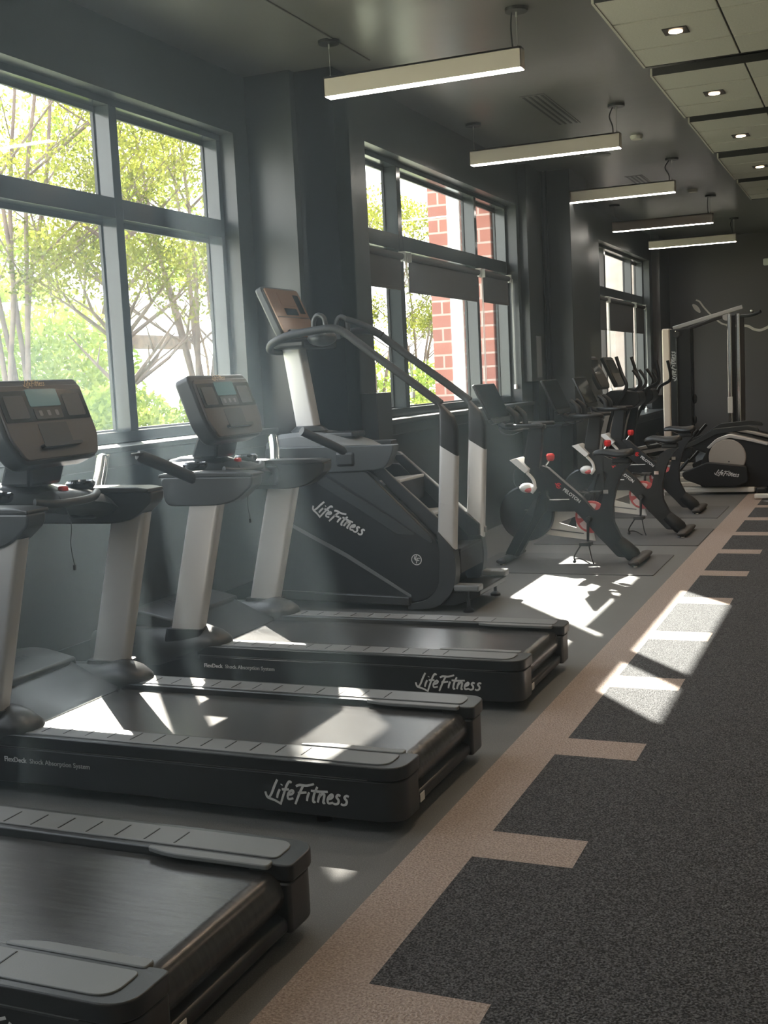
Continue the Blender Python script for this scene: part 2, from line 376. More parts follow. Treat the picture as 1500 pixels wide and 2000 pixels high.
# trees
SUNV = Vector((1, -1.27, -1.105))
def sunny(q):                                                      # gaps in the crowns through which the sun reaches the windows
    k = -4.3-q.x; y, z = q.y+SUNV.y*k, q.z+SUNV.z*k
    if 1 < z < 3.4 and (6.62 < y < 7.5 or (6.13 < y < 7.5 and z < 2.62) or (4.85 < y < 6.2 and z < 2.62)): return True
    k = -3.7-q.x; y, z = q.y+SUNV.y*k, q.z+SUNV.z*k
    return 1 < z < 3.4 and 8.1 < y < 11.3
def leaves(M, c, r, n, sz, at=None):
    for _ in range(n):
        while True:
            p = Vector((random.uniform(-1, 1), random.uniform(-1, 1), random.uniform(-1, 1)))
            if .25 < p.length < 1: break
        q = Vector((c[0]+p.x*r[0], c[1]+p.y*r[1], c[2]+p.z*r[2]))
        if at and sunny(q+at): continue
        a = Vector((random.gauss(0, 1), random.gauss(0, 1), random.gauss(0, 1))).normalized(); b = a.cross(Vector((random.gauss(0, 1), random.gauss(0, 1), random.gauss(0, 1)))).normalized(); s = sz*random.uniform(.6, 1.3)
        M.add([q-a*s, q-b*s*.45, q+a*s, q+b*s*.45], [(0,1,2,3)])
def tree(x, y, h, stems, spread, label, lab_cat='tree', nleaf=4200, lm='leaf', base=.25, thick=.042, crown=.55, lsz=.045, sub=True, cut=.42, dense=None):
    t = thing('tree', label, lab_cat, (x, y, base), 'trees outside the windows')
    tips = []; T = MB()
    for k in range(stems):
        a = 2*PI*k/stems+random.uniform(-.4, .4); sp = spread*random.uniform(.5, 1.1)
        if stems == 1: sp = .15
        p0 = Vector((.10*math.cos(a), .10*math.sin(a), 0)); pts = [p0]; L = 6
        for i in range(1, L+1):
            u = i/L; pts.append(Vector((math.cos(a)*sp*u**1.3+random.uniform(-.07, .07), math.sin(a)*sp*u**1.3+random.uniform(-.07, .07), h*(.80 if stems > 1 else .7)*u)))
        rr = [thick*(1-.75*i/(len(spl(pts, 3))-1)) for i in range(len(spl(pts, 3)))]
        T.tube(spl(pts, 3), rr, 7); tips.append(pts[-1])
        for j in range(6 if stems > 1 else 16):
            i0 = random.randint(2, L-1); b0 = pts[i0]; aa = a+random.uniform(-1.4, 1.4) if stems > 1 else random.uniform(0, 6.3); ln = h*random.uniform(.14, .28)
            b1 = b0+Vector((math.cos(aa)*ln*.5, math.sin(aa)*ln*.5, ln*.35)); b2_ = b1+Vector((math.cos(aa+.3)*ln*.4, math.sin(aa+.3)*ln*.4, ln*.4))
            T.tube([b0, b1, b2_], [thick*.4, thick*.26, thick*.1], 5); tips.append(b2_)
            if sub:
                b3 = b1+Vector((math.cos(aa-.8)*ln*.35, math.sin(aa-.8)*ln*.35, ln*.25)); T.tube([b1, b3], [thick*.2, thick*.07], 4); tips.append(b3)
    T.build('trunk', 'bark', t, smooth=60)
    Lf = MB(); per = max(8, nleaf//(len(tips)+1))
    for tp in tips:
        if tp.z < h*cut: continue
        leaves(Lf, (tp.x, tp.y, tp.z+.1), (crown*.8, crown*.8, crown*.55), per, lsz, Vector((x, y, base)))
    if dense: leaves(Lf, dense[:3], dense[3:6], dense[6], .09, Vector((x, y, base)))  # extra leaf mass above the view, added to shade part of the near window
    Lf.build('foliage', lm, t, smooth=0)
    return t
random.seed(11)
tree(-10.3, 12.3, 10.0, 6, 1.35, 'many-stemmed tree outside the near window, leftmost of those seen', nleaf=20000, crown=.62, cut=.36, lsz=.033, dense=(0, .5, 8.8, 1.0, 1.9, 1.3, 15000))
tree(-9.2, 13.0, 5.4, 1, .3, 'single-trunked forked tree seen in the left pane of the near window', nleaf=13000, crown=.65, lsz=.033, thick=.085)
tree(-9.5, 15.6, 7.2, 7, 1.5, 'tall tree fanning into many stems in the right pane of the near window', nleaf=18000, crown=.62, thick=.055, cut=.45, lsz=.032)
tree(-14, 18.5, 8, 4, 2.2, 'pale tree behind the fanning one, beyond the near window', nleaf=9000, lm='leaf2', crown=.8, lsz=.07)
tree(-15, 25, 7.5, 4, 2.0, 'tree seen between the near and the middle window panes', nleaf=8000, crown=.8, lsz=.07)
tree(-10.2, 26.6, 6.4, 5, 1.4, 'slender tree in the middle window beside the brick pier', nleaf=15000, crown=.55, cut=.16, lsz=.04)
tree(-10.6, 24.8, 6.0, 3, 1.0, 'leafy tree in the narrow left pane of the middle window', nleaf=10000, crown=.65, cut=.15)
tree(-17, 14.5, 6.5, 4, 2.2, 'distant bushy tree behind the left pane of the near window', nleaf=6000, lm='leaf2', crown=.8, lsz=.08)
def bush(x, y, r, label, n=4500, lm='leaf2', sz=.06):
    M = MB(); leaves(M, (0, 0, r[2]*.85), r, n, sz); o = M.build('bush', lm, smooth=0); o.location = (x, y, .25)
    return tag(o, label, 'bush', 'bushes outside the windows')
bush(-8.8, 12.2, (.8, 1.1, .75), 'low bright bush under the forked tree outside')
bush(-8.6, 14.6, (.8, 1.2, .70), 'low bright bush below the fanning tree outside')
bush(-8.9, 16.6, (.8, 1.0, .65), 'low bush at the right end of the near window')
bush(-13, 16.6, (1.4, 1.6, 1.6), 'tall green bush behind the forked tree', 7000, sz=.075)
bush(-13.5, 14.0, (1.4, 1.6, 1.5), 'tall green bush behind the leftmost tree', 7000, sz=.075)
bush(-9.8, 25.6, (1.0, 1.5, .9), 'green bush low in the middle window', 3200)
bush(-12.5, 26.5, (1.5, 2.2, 1.4), 'far bush in the wide pane of the middle window', 5000, sz=.08)
bush(-22, 26, (2.5, 4.0, 2.6), 'hazy far shrub mass beyond the pale shelter', 5000, sz=.2)
bush(-23, 17, (2.5, 4.5, 2.5), 'hazy far shrub mass behind the distant bushy tree', 5000, sz=.2)

# ================================================================ CEILING THINGS
def lamp(y, label):
    x0, x1 = -3.29, -1.978
    t = thing('pendant_lamp', label, 'lamp', (-2.63, y, 3.336), 'linear pendant lamps'); o = (-2.63, y, 3.336)
    M = MB(); z0, z1 = 3.336, 3.458; w = .045
    M.box(x0, x1, y-w, y-w+.004, z0, z1); M.box(x0, x1, y+w-.004, y+w, z0, z1); M.box(x0, x0+.004, y-w, y+w, z0, z1); M.box(x1-.004, x1, y-w, y+w, z0, z1); M.box(x0, x1, y-w, y+w, z1-.012, z1)
    M.build('housing', 'lamp_body', t, o, smooth=0)
    M = MB(); M.box(x0+.006, x1-.006, y-w+.005, y+w-.005, z0-.004, z0+.012); M.build('diffuser', 'lamp_glow', t, o, smooth=0)
    for xx, cab in ((x0+.03, False), (x1-.03, True)):
        M = MB(); M.lathe([(.0, 0), (.068, 0), (.07, .008), (.07, .02), (0, .02)], (xx, y, H-.021)); M.build('canopy', 'dark_metal' , t, o)
        M = MB(); M.cyl((xx, y, 3.458), (xx, y, H-.02), .0022, 6); M.cyl((xx, y, 3.458), (xx, y, 3.475), .006, 8); M.cyl((xx, y, H-.05), (xx, y, H-.02), .006, 8); M.build('suspension_wire', 'alu', t, o)
        if cab:
            M = MB(); M.tube(spl([(xx-.03, y, 3.458), (xx-.035, y, 3.52), (xx-.055-.02*math.sin(y*5), y, 3.60), (xx-.03, y, H-.02)]), .0055, 8); M.build('power_cable', 'black', t, o)
    return t
for y, nm in zip((7.14, 10.09, 12.98, 16.10, 18.83), ('nearest and largest linear pendant lamp, hanging before the window pier', 'second linear pendant lamp from the camera', 'third linear pendant lamp, middle of the five in view', 'fourth linear pendant lamp, second from the far wall', 'farthest linear pendant lamp, right before the far wall')):
    lamp(y, nm)
for y in (4.2, 1.25, -1.7): lamp(y, ['linear pendant lamp above the treadmills, before the nearest one in view', 'linear pendant lamp overhead out of view', 'linear pendant lamp behind the viewpoint'][(4.2, 1.25, -1.7).index(y)])
# acoustic ceiling clouds
ZC = 3.55
def cloud(y0, y1, label):
    t = thing('ceiling_cloud', label, 'ceiling panel', (-.2, (y0+y1)/2, ZC), 'acoustic ceiling clouds'); o = (-.2, (y0+y1)/2, ZC)
    xs = [-1.475, -.843, -.2, .44, 1.08, 1.72, 2.36, 3.0]; rows = [y0, y0+.50, y0+1.14, y1]
    M = MB(); M.box(-1.465, 2.99, y0+.01, y1-.01, ZC+.012, ZC+.05); M.build('backing_frame', 'panel_gap', t, o, smooth=0)
    for i in range(7):
        for j in range(3):
            M = MB(); M.box(xs[i]+.006, xs[i+1]-.006, rows[j]+.014, rows[j+1]-.014, ZC, ZC+.014); M.build('acoustic_tile', 'panel', t, o, smooth=0, bevel=.002)
    
    for xa_ in (-1.485, 2.99): M = MB(); M.box(xa_, xa_+.015, y0, y1, ZC-.004, ZC+.05); M.build('edge_trim', 'panel', t, o, smooth=0)
    for ya_ in (y0, y1-.006): M = MB(); M.box(-1.47, 2.99, ya_, ya_+.006, ZC-.002, ZC+.05); M.build('end_trim', 'panel_gap', t, o, smooth=0)
    M = MB()
    for xx in (-1.2, 2.7):
        for yy in (y0+.2, y1-.2): M.cyl((xx, yy, ZC+.05), (xx, yy, H), .003, 6)
    M.build('hanger', 'dark_metal', t, o)
    return t
cl = [(-2.47, -.86), (-.61, 1.0), (1.25, 2.86), (3.11, 4.72), (4.97, 6.58), (6.83, 8.44), (8.70, 10.29), (10.50, 12.14), (12.47, 14.03), (14.28, 15.85)]
nm = ['behind the viewpoint', 'above the viewpoint', 'out of view overhead', 'above the near turf', 'before the nearest one in view', 'nearest in view, its downlight brightest', 'second in view along the right side', 'third in view along the right side', 'fourth in view along the right side', 'farthest and smallest in view']
for (a, b), q in zip(cl, nm): cloud(a, b, 'suspended beige acoustic ceiling cloud, '+q)
def downlight(x, y, label):
    t = thing('downlight', label, 'downlight', (x, y, ZC-.001), 'square downlights in the ceiling clouds'); o = (x, y, ZC-.001)
    M = MB(); M.box(x-.075, x+.075, y-.075, y+.075, ZC-.006, ZC-.001); M.build('trim_plate', 'brown_panel', t, o, smooth=0, bevel=.002)
    M = MB(); M.lathe([(0, 0), (.042, 0), (.042, .004), (0, .004)], (x, y, ZC-.0105)); M.build('bulb', 'downlight', t, o)
    l = bpy.data.lights.new('downlight_glow', 'SPOT'); l.energy = 34; l.color = (1, .76, .54); l.spot_size = 2.9; l.spot_blend = .8; l.shadow_soft_size = .04
    lo = bpy.data.objects.new('downlight_glow', l); COL.objects.link(lo); lo.parent = t; lo.location = (0, 0, -.03)
for y, q in zip((3.92, 5.78, 7.64, 9.5, 11.38, 13.27, 15.1), ('over the near turf', 'just before the nearest one in view', 'in the nearest ceiling cloud in view', 'in the second ceiling cloud', 'in the third ceiling cloud', 'in the fourth ceiling cloud', 'in the farthest ceiling cloud')):
    downlight(-1.143, y, 'small square warm downlight, '+q)
for y in (2.0, 7.6, 13.2): downlight(1.4, y, 'small warm downlight out of view to the right, %s' % {2.0: 'nearest the viewpoint', 7.6: 'halfway along', 13.2: 'toward the far wall'}[y])
def slot(x, y, l, label):
    t = thing('air_diffuser', label, 'air vent', (x, y, H-.004), 'slot air diffusers'); o = (x, y, H-.004)
    M = MB(); M.box(x-.10, x+.10, y-l/2, y+l/2, H-.004, H-.0005); M.build('plate', 'ceiling', t, o, smooth=0)
    for k in range(4): M = MB(); M.box(x-.085+.05*k, x-.065+.05*k, y-l/2+.03, y+l/2-.03, H-.006, H-.003); M.build('slot', 'black', t, o, smooth=0)
slot(-2.53, 9.98, 1.25, 'long dark slot air diffuser between the first two lamps')
slot(-2.58, 14.3, .9, 'short slot air diffuser seen above the third lamp')
M = MB(); M.lathe([(0, 0), (.05, 0), (.06, .02), (.06, .035), (0, .035)], (0, 0, -.035)); o = M.build('smoke_detector', 'panel'); o.location = (-2.109, 11.53, H); tag(o, 'pale round smoke detector right of the second lamp', 'smoke detector')
o = o.copy(); COL.objects.link(o); o.location = (-2.136, 15.42, H); tag(o, 'small round smoke detector beside the fourth lamp', 'smoke detector')
M = MB(); M.lathe([(0, 0), (.13, 0), (.14, .006), (.14, .01), (0, .01)], (0, 0, -.01)); o = M.build('ceiling_speaker', 'ceiling'); o.location = (-2.657, 12.3, H); tag(o, 'round dark flush ceiling speaker behind the second lamp', 'speaker')

# ================================================================ BLINDS, SILLS
def blind(xi, y0, y1, zb, label, cordx=True):
    x = xi-.085
    t = thing('roller_blind', label, 'blind', (x, (y0+y1)/2, zb), 'dark roller blinds'); o = (x, (y0+y1)/2, zb)
    M = MB(); M.cyl((x, y0, 2.50), (x, y1, 2.50), .028, 14); M.build('roller_tube', 'shade', t, o)
    M = MB(); M.box(x-.003, x+.003, y0+.02, y1-.03, zb, 2.49); M.build('blind_fabric', 'shade', t, o, smooth=0)
    M = MB(); M.box(x-.008, x+.008, y0+.02, y1-.03, zb-.02, zb+.004); M.build('bottom_bar', 'shade', t, o, smooth=0, bevel=.003)
    M = MB(); M.box(x-.025, x+.035, y1-.012, y1+.004, 2.46, 2.54); M.box(x-.025, x+.035, y0-.004, y0+.008, 2.46, 2.54); M.build('bracket', 'alu', t, o, smooth=0)
    zc = zb-.85
    M = MB()
    for d in (0, .035): M.cyl((x+.03, y1+.012+d, zc), (x+.03, y1+.012+d, 2.50), .003, 6)
    M.build('pull_cord', 'cord', t, o)
    M = MB(); M.box(x+.02, x+.045, y1+.005, y1+.055, zc-.05, zc); M.build('cord_clip', 'white', t, o, smooth=0, bevel=.004)
blind(XB, 8.29, 9.09, 2.245, 'narrow dark roller blind half down in the left pane of the middle window')
blind(XB, 9.22, 11.10, 2.235, 'wide dark roller blind half down in the centre pane of the middle window')
blind(XB, 11.21, 12.12, 2.240, 'narrow dark roller blind in the right pane of the middle window')
blind(XB, 16.27, 17.01, 2.08, 'narrow dark roller blind in the left pane of the farthest window')
blind(XB, 17.13, 19.02, 2.08, 'wide dark roller blind in the centre pane of the farthest window')
blind(XB, 19.13, 19.97, 2.08, 'narrow dark roller blind in the right pane of the farthest window')
t = thing('spray_bottle', 'white spray bottle standing on the farthest window sill', 'bottle', (-3.36, 17.9, .80)); 
M = MB(); M.lathe([(0, 0), (.045, 0), (.05, .01), (.05, .13), (.018, .19), (.018, .22), (0, .22)], (0, 0, 0)); M.build('bottle_body', 'white', t)
M = MB(); M.box(-.02, .05, -.018, .018, .22, .27); M.box(.03, .05, -.006, .006, .17, .22); M.build('trigger', 'white', t, smooth=0, bevel=.006)
t = thing('wipes_pack', 'white and black pack lying on the farthest sill left of the spray bottle', 'wipes', (-3.34, 17.2, .80))
M = MB(); M.box(-.06, .06, -.11, .11, 0, .05); M.build('pack', 'white', t, smooth=0, bevel=.01)
M = MB(); M.box(-.05, .05, -.09, .09, .05, .10); M.build('lid', 'black', t, smooth=0, bevel=.008)
M = MB(); M.lathe([(0, 0), (.03, 0), (.03, .05), (.012, .07), (.012, .09), (0, .09)], (0, 0, 0)); o = M.build('small_bottle', 'alu'); o.location = (-3.38, 18.8, .80); tag(o, 'small clear bottle on the farthest sill right of the spray bottle', 'bottle')
t = thing('low_cabinet', 'black low cabinet against the wall between the two far windows', 'cabinet', (-3.27, 12.35, 0))
M = MB(); M.box(-.22, .20, -.26, .26, 0, .93); M.build('cabinet_body', 'black_matte', t, smooth=0, bevel=.005)
M = MB(); M.box(-.23, .22, -.27, .27, .93, .955); M.build('cabinet_top', 'char', t, smooth=0, bevel=.004)
t = thing('wall_conduit', 'pair of thin dark conduits running up the wall beside the middle pier', 'conduit', (-3.40, 12.86, 0))
for d in (0, .05): M = MB(); M.cyl((.0+d, 0, 0), (.0+d, 0, H), .011, 8); M.build('pipe', 'black_matte', t)
M = MB(); M.box(-.004, .0, -.1, .1, 1.45, 1.9); o = M.build('grey_rect', 'pad_grey', smooth=0); o.location = (-3.415, 12.6, 0); tag(o, 'tall grey rectangle on the wall right of the middle window', 'wall plate')  # thin grey rectangle laid against the wall

# ================================================================ TREADMILLS
ORG = (-1.44, 3.87, 0)
tm = thing('treadmill', 'middle treadmill, its whole side lettered and belt streaked with sun', 'treadmill', ORG, 'treadmills in a row')
for s in (-1, 1):
    def yy(a, b): return (min(s*a, s*b), max(s*a, s*b))
    plan = [(-2.30, .30), (-2.30, .45), (0, .45), (0, .285), (-.13, .285), (-.13, .30)]
    plan = rnd([(x, s*y) for x, y in plan], [0, .06, .13, .015, 0, 0], 8)
    M = MB(); M.prism(plan, .045, .185, 'z'); sk = M.build('side_skirt', 'char', tm, bevel=.006)
    plan2 = rnd([(x, s*y) for x, y in [(-2.2, .295), (-2.2, .458), (.008, .458), (.008, .285), (-.12, .285), (-.12, .295)]], [0, .06, .14, .02, 0, 0], 8)
    M = MB(); M.prism(plan2, .190, .236, 'z'); M.build('side_rail', 'char', tm, bevel=.016, seg=4)
    plan3 = rnd([(x, s*y) for x, y in [(-1.62, .318), (-1.62, .432), (-.05, .432), (-.05, .318)]], [0, 0, .09, .02], 8)
    M = MB(); M.prism(plan3, .234, .240, 'z'); pad = M.build('foot_pad', 'pad_grey', tm, bevel=.002)
    M = MB()
    for k in range(12): M = MB(); M.box(-.38-.1*k-.004, -.38-.1*k, min(s*.328, s*.408), max(s*.328, s*.408), .2396, .2415); M.build('pad_groove', 'black', pad, smooth=0)
    pl = [(x, s*y) for x, y in [(-.44, .285), (-.44, .300), (-.05, .300), (-.05, .262), (-.34, .262), (-.38, .268)]]
    M = MB(); M.prism(rnd(pl, .012), .226, .240, 'z'); M.build('belt_guard', 'pad_grey', tm, bevel=.003)
    # post, collar
    b0, b1 = Vector((-1.745, s*.405, .285)), Vector((-1.575, s*.405, .98))
    M = MB(); loops = []
    for p in (b0, b1):
        loops.append([(p.x+u, p.y+w, p.z) for u, w in rnd([(-.088, -.036), (.088, -.036), (.088, .036), (-.088, .036)], .024, 4)])
    M.loft(loops); M.build('upright', 'silver', tm)
    M = MB(); M.loft([[(-1.77+u*1.3, s*.395+w*1.9, .17) for u, w in rnd([(-.088, -.036), (.088, -.036), (.088, .036), (-.088, .036)], .02, 4)], [(-1.742+u*1.18, s*.405+w*1.5, .315) for u, w in rnd([(-.088, -.036), (.088, -.036), (.088, .036), (-.088, .036)], .02, 4)]]); M.build('post_collar', 'black', tm)
    # shroud nose in front of the post, flowing back to the rail
    M = MB(); loops = []
    for x, w, z0, z1 in [(-2.34, .05, .05, .27), (-2.15, .085, .05, .30), (-1.90, .098, .08, .300), (-1.76, .098, .13, .305), (-1.66, .094, .16, .328), (-1.59, .084, .18, .308), (-1.545, .066, .20, .282), (-1.525, .035, .22, .255)]:
        lp = []
        for k in range(14):
            a = 2*PI*k/14; lp.append((x, s*(.375)+w*math.cos(a), (z0+z1)/2+(z1-z0)/2*math.sin(a)))
        loops.append(lp)
    M.loft(loops); M.build('shroud_nose', 'char2', tm, smooth=60)
    # arm housing
    fx_ = -2.22 if s > 0 else -1.82
    prof = rnd([(fx_, 1.075), (-1.300, 1.075), (-1.305, 1.03), (-1.40, .955), (-1.50, .935), (fx_+.02, .930)], [.03, .012, .03, .06, .06, .05], 6)
    a_, b_ = yy(.345, .45)
    M = MB(); M.prism(prof, a_, b_); M.build('arm_housing', 'char2', tm, bevel=.014, seg=3)
    lp = []
    M = MB()
    prof2 = [(fx_-.01, 1.074), (-1.302, 1.074), (-1.302, 1.088), (-1.36, 1.096), (fx_+.06, 1.098), (fx_-.01, 1.09)]
    a_, b_ = yy(.325, .448)
    M.prism(rnd(prof2, .01), a_, b_); M.build('arm_cap', 'char2', tm, bevel=.012, seg=3)
    # side handle bar
    M = MB(); M.tube(spl([(-1.60, s*.39, 1.03), (-1.65, s*.45, 1.08), (-1.71, s*.56, 1.14), (-1.78, s*.68, 1.205)]), [.030]*18+[.022], 12)
    M.lathe([(.0, -.004), (.03, -.002), (.031, .01)], (-1.78, s*.68, 1.205)); M.build('side_handle', 'grip' if s < 0 else 'chrome', tm)
    M = MB(); M.box(-1.72, -1.58, s*.36-.045, s*.36+.045, .96, 1.06); M.build('handle_mount', 'black', tm, smooth=0, bevel=.02, seg=3)
    # cup holder
    M = MB(); M.lathe([(.052, 0), (.062, .012), (.064, .028), (.056, .036), (.048, .028), (.046, .004), (.0, .004)], (-1.73, s*.262, 1.098)); M.build('cup_holder', 'blackgloss', tm)
    for fx in (-.33, -1.9):
        M = MB(); M.lathe([(0, 0), (.030, 0), (.030, .016), (.012, .02), (.012, .05), (0, .05)], (fx, s*.36, 0)); M.build('levelling_foot', 'black', tm)
belt = rnd([(-1.80, .212), (-.045, .212), (-.01, .15), (-.045, .088), (-1.80, .095)], [0, .075, .05, .075, 0], 10)
M = MB(); M.prism(belt, -.292, .292); M.build('running_belt', 'belt', tm)
M = MB(); M.box(-2.2, -.12, -.30, .30, .055, .088); M.build('deck_frame', 'black', tm, smooth=0, bevel=.01)
M = MB(); M.prism(rnd([(-.12, .04), (-.012, .05), (-.012, .085), (-.05, .10), (-.12, .10)], .012), -.30, .30); cb = M.build('rear_bar', 'black', tm)
M = MB(); M.box(-.013, -.0105, -.255, -.215, .052, .082); M.build('white_sticker', 'white', tm, smooth=0)
# motor cover: ridge, hood and recessed apron
prof = [(-2.34, .06), (-2.34, .28), (-2.24, .355), (-2.08, .375), (-1.96, .352), (-1.88, .335), (-1.88, .06)]
M = MB(); M.prism(rnd(prof, [0, .06, .08, .08, .06, 0, 0], 5), -.335, .335); M.build('motor_cover', 'char2', tm, bevel=.012, seg=3)
M = MB(); ap = []
for x, z in ((-1.93, .342), (-1.86, .315), (-1.76, .272), (-1.66, .236), (-1.625, .226)):
    hw = .30-.02*(x+1.93)/.28; ap.append([(x, -hw, z), (x, -hw*.93, z-.012), (x, hw*.93, z-.012), (x, hw, z), (x, hw, z-.10), (x, -hw, z-.10)])
M.loft(ap); M.build('cover_apron', 'char', tm, smooth=50)
script('cover_lettering', (-2.00, -.16, .362), (0, 1, 0), (-.95, 0, .15), .34, 'logo_dark', tm, t=.004)
# dash between the arms
M = MB(); loops = []
for y, zt, xf in ((-.345, 1.078, -1.80), (-.30, 1.10, -1.86), (-.22, 1.118, -1.95), (-.10, 1.135, -2.0), (0, 1.140, -2.02), (.10, 1.135, -2.0), (.22, 1.118, -1.95), (.30, 1.10, -1.86), (.345, 1.078, -1.80)):
    loops.append([(xf, y, zt-.06), (xf+.04, y, zt), (xf*.5-.83, y, zt+.004), (-1.64, y, zt-.03), (-1.60, y, zt-.07), (-1.64, y, zt-.10), (xf+.06, y, zt-.12)])
M.loft(loops); M.build('dash_tray', 'char', tm, smooth=40)
M = MB(); loops = []
for x, w, z in ((-2.02, .10, 1.11), (-1.98, .13, 1.14), (-1.90, .145, 1.155), (-1.80, .14, 1.15), (-1.70, .12, 1.125), (-1.64, .09, 1.09)):
    loops.append([(x, -w, 1.06), (x, -w, z-.02), (x, -w*.8, z), (x, w*.8, z), (x, w, z-.02), (x, w, 1.06)])
M.loft(loops); M.build('console_base', 'black', tm, smooth=60)
M = MB(); M.loft([[(-1.86, -.10, 1.14), (-1.70, -.10, 1.14), (-1.70, .10, 1.14), (-1.86, .10, 1.14)], [(-1.76, -.13, 1.33), (-1.66, -.13, 1.31), (-1.66, .13, 1.31), (-1.76, .13, 1.33)]]); M.build('console_neck', 'char', tm, smooth=0, bevel=.015)
M = MB(); M.tube(spl([(-1.60, -.20, 1.09), (-1.56, -.1, 1.075), (-1.56, .1, 1.075), (-1.60, .20, 1.09)]), .017, 10); M.build('front_bar', 'char', tm)
M = MB(); M.box(-1.69, -1.66, .055, .095, 1.10, 1.130); M.build('stop_button', 'red', tm, smooth=0, bevel=.008)
# console: tilted slab. local frame: e_y across, e_t up the tilt
CB, CT = Vector((-1.59, 0, 1.245)), Vector((-1.715, 0, 1.578)); et = (CT-CB); CL = et.length; et.normalize(); en = Vector((et.z, 0, -et.x))   # en faces the runner
def cpt(y, t, n): q = CB+et*t+en*n; return (q.x, y, q.z)
def cslab(M, poly, n0, n1):
    vs = [cpt(y, t, n0) for y, t in poly]+[cpt(y, t, n1) for y, t in poly]; n = len(poly)
    M.add(vs, [tuple(range(n-1, -1, -1)), tuple(range(n, 2*n))]+[(i, (i+1) % n, (i+1) % n+n, i+n) for i in range(n)]); return M
outl = rnd([(-.235, 0), (.235, 0), (.285, .10), (.285, CL-.02), (.27, CL), (-.27, CL), (-.285, CL-.02), (-.285, .10)], [.05, .05, .04, .03, .03, .03, .03, .04], 5)
M = MB(); cslab(M, outl, -.105, -.012); M.build('console_shell', 'char2', tm, bevel=.016, seg=3)
inl = rnd([(-.225, .012), (.225, .012), (.270, .105), (.270, CL-.03), (-.270, CL-.03), (-.270, .105)], .02, 4)
M = MB(); cslab(M, inl, -.014, 0); con = M.build('console_face', 'brown_panel', tm, bevel=.004)
def crect(nm, y0, y1, t0, t1, n, mt, par, r=.008, n0=-.004):
    M = MB(); cslab(M, rnd([(y0, t0), (y1, t0), (y1, t1), (y0, t1)], r, 3), n0, n); return M.build(nm, mt, par, smooth=0)
crect('glass_panel', -.262, .262, .170, CL-.055, .003, 'blackgloss', con)
sc = crect('display_screen', -.095, .095, .232, CL-.050, .005, 'screen', con)
crect('button_panel', -.085, .085, .178, .225, .005, 'char', con)
for k in (-.05, 0, .05): M = MB(); cslab(M, rnd([(k-.010, .190), (k+.010, .190), (k+.010, .213), (k-.010, .213)], .004, 2), .004, .0065); M.build('console_button', 'pad_grey', con, smooth=0)
for sgn in (-1, 1): crect('keypad', min(sgn*.12, sgn*.235), max(sgn*.12, sgn*.235), .185, CL-.075, .0045, 'char2', con)
crect('reading_rack', -.12, .12, .055, .070, .022, 'char', con, n0=0)
crect('centre_panel', -.09, .09, .07, .160, .002, 'char', con)
q = cpt(-.085, CL-.036, .001); script('console_lettering', q, (0, 1, 0), et, .13, 'gold', con, t=.0015)
# skirt writing
text('skirt_text', 'FlexDeck', .0275, (-1.635, -.4515, .128), (1, 0, 0), (0, 0, 1), 'logo', tm, bold=.0004)
text('skirt_text', 'Shock Absorption System', .0265, (-1.515, -.4515, .128), (1, 0, 0), (0, 0, 1), 'logo_dim', tm)
script('side_lettering', (-.50, -.4505, .092), (1, 0, 0), (0, 0, 1), .315, 'logo', tm)
M = MB(); M.box(-2.0, -.12, -.4535, -.4495, .1865, .1895); M.build('seam_line', 'pad_grey', tm, smooth=0)
# safety cord
M = MB(); M.tube(spl([(-1.60, -.05, 1.10), (-1.55, -.052, 1.0), (-1.56, -.05, .9), (-1.55, -.05, .82)]), .0018, 6); M.box(-1.555, -1.545, -.054, -.046, .80, .82); M.build('safety_cord', 'black', tm)
t1_ = dup(tm, (-1.44, 2.34, 0), 'nearest treadmill, only its rear belt and rails in view')
dup(tm, (-1.455, 5.345, 0), 'farthest of the three treadmills, beside the stair climber')

for ch in tm.children:                                             # the middle machine's arms sit a little further forward
    if ch.name.split('.')[0] in ('arm_housing', 'arm_cap', 'side_handle', 'handle_mount'): ch.location.x -= .13

# ================================================================ STAIR CLIMBER
N0, N1 = 6.98, 7.60; CO = (-3.1, 7.29, 0)
sc = thing('stair_climber', 'tall black stair climber with silver posts and long sloping handrails', 'stair climber', CO)
body = [(-3.76, .06), (-3.78, .65), (-3.66, .86), (-3.36, .92), (-3.08, .92), (-2.85, .70), (-2.62, .48), (-2.575, .40), (-2.585, .17), (-2.67, .075), (-2.82, .045)]
for a, b, nm in ((N0, N0+.055, 'near'), (N1-.055, N1, 'far')):
    M = MB(); M.prism(rnd(body, [.02, .03, .05, .05, .03, .03, .03, .04, .08, .08, .05], 5), a, b); M.build('side_panel', 'char', sc, CO, bevel=.012, seg=3)
M = MB(); M.prism([(-3.76, .06), (-3.78, .65), (-3.66, .86), (-3.36, .90), (-3.20, .80), (-2.66, .28), (-2.6, .10), (-2.82, .05)], N0+.05, N1-.05); M.build('inner_body', 'black', sc, CO, smooth=0)
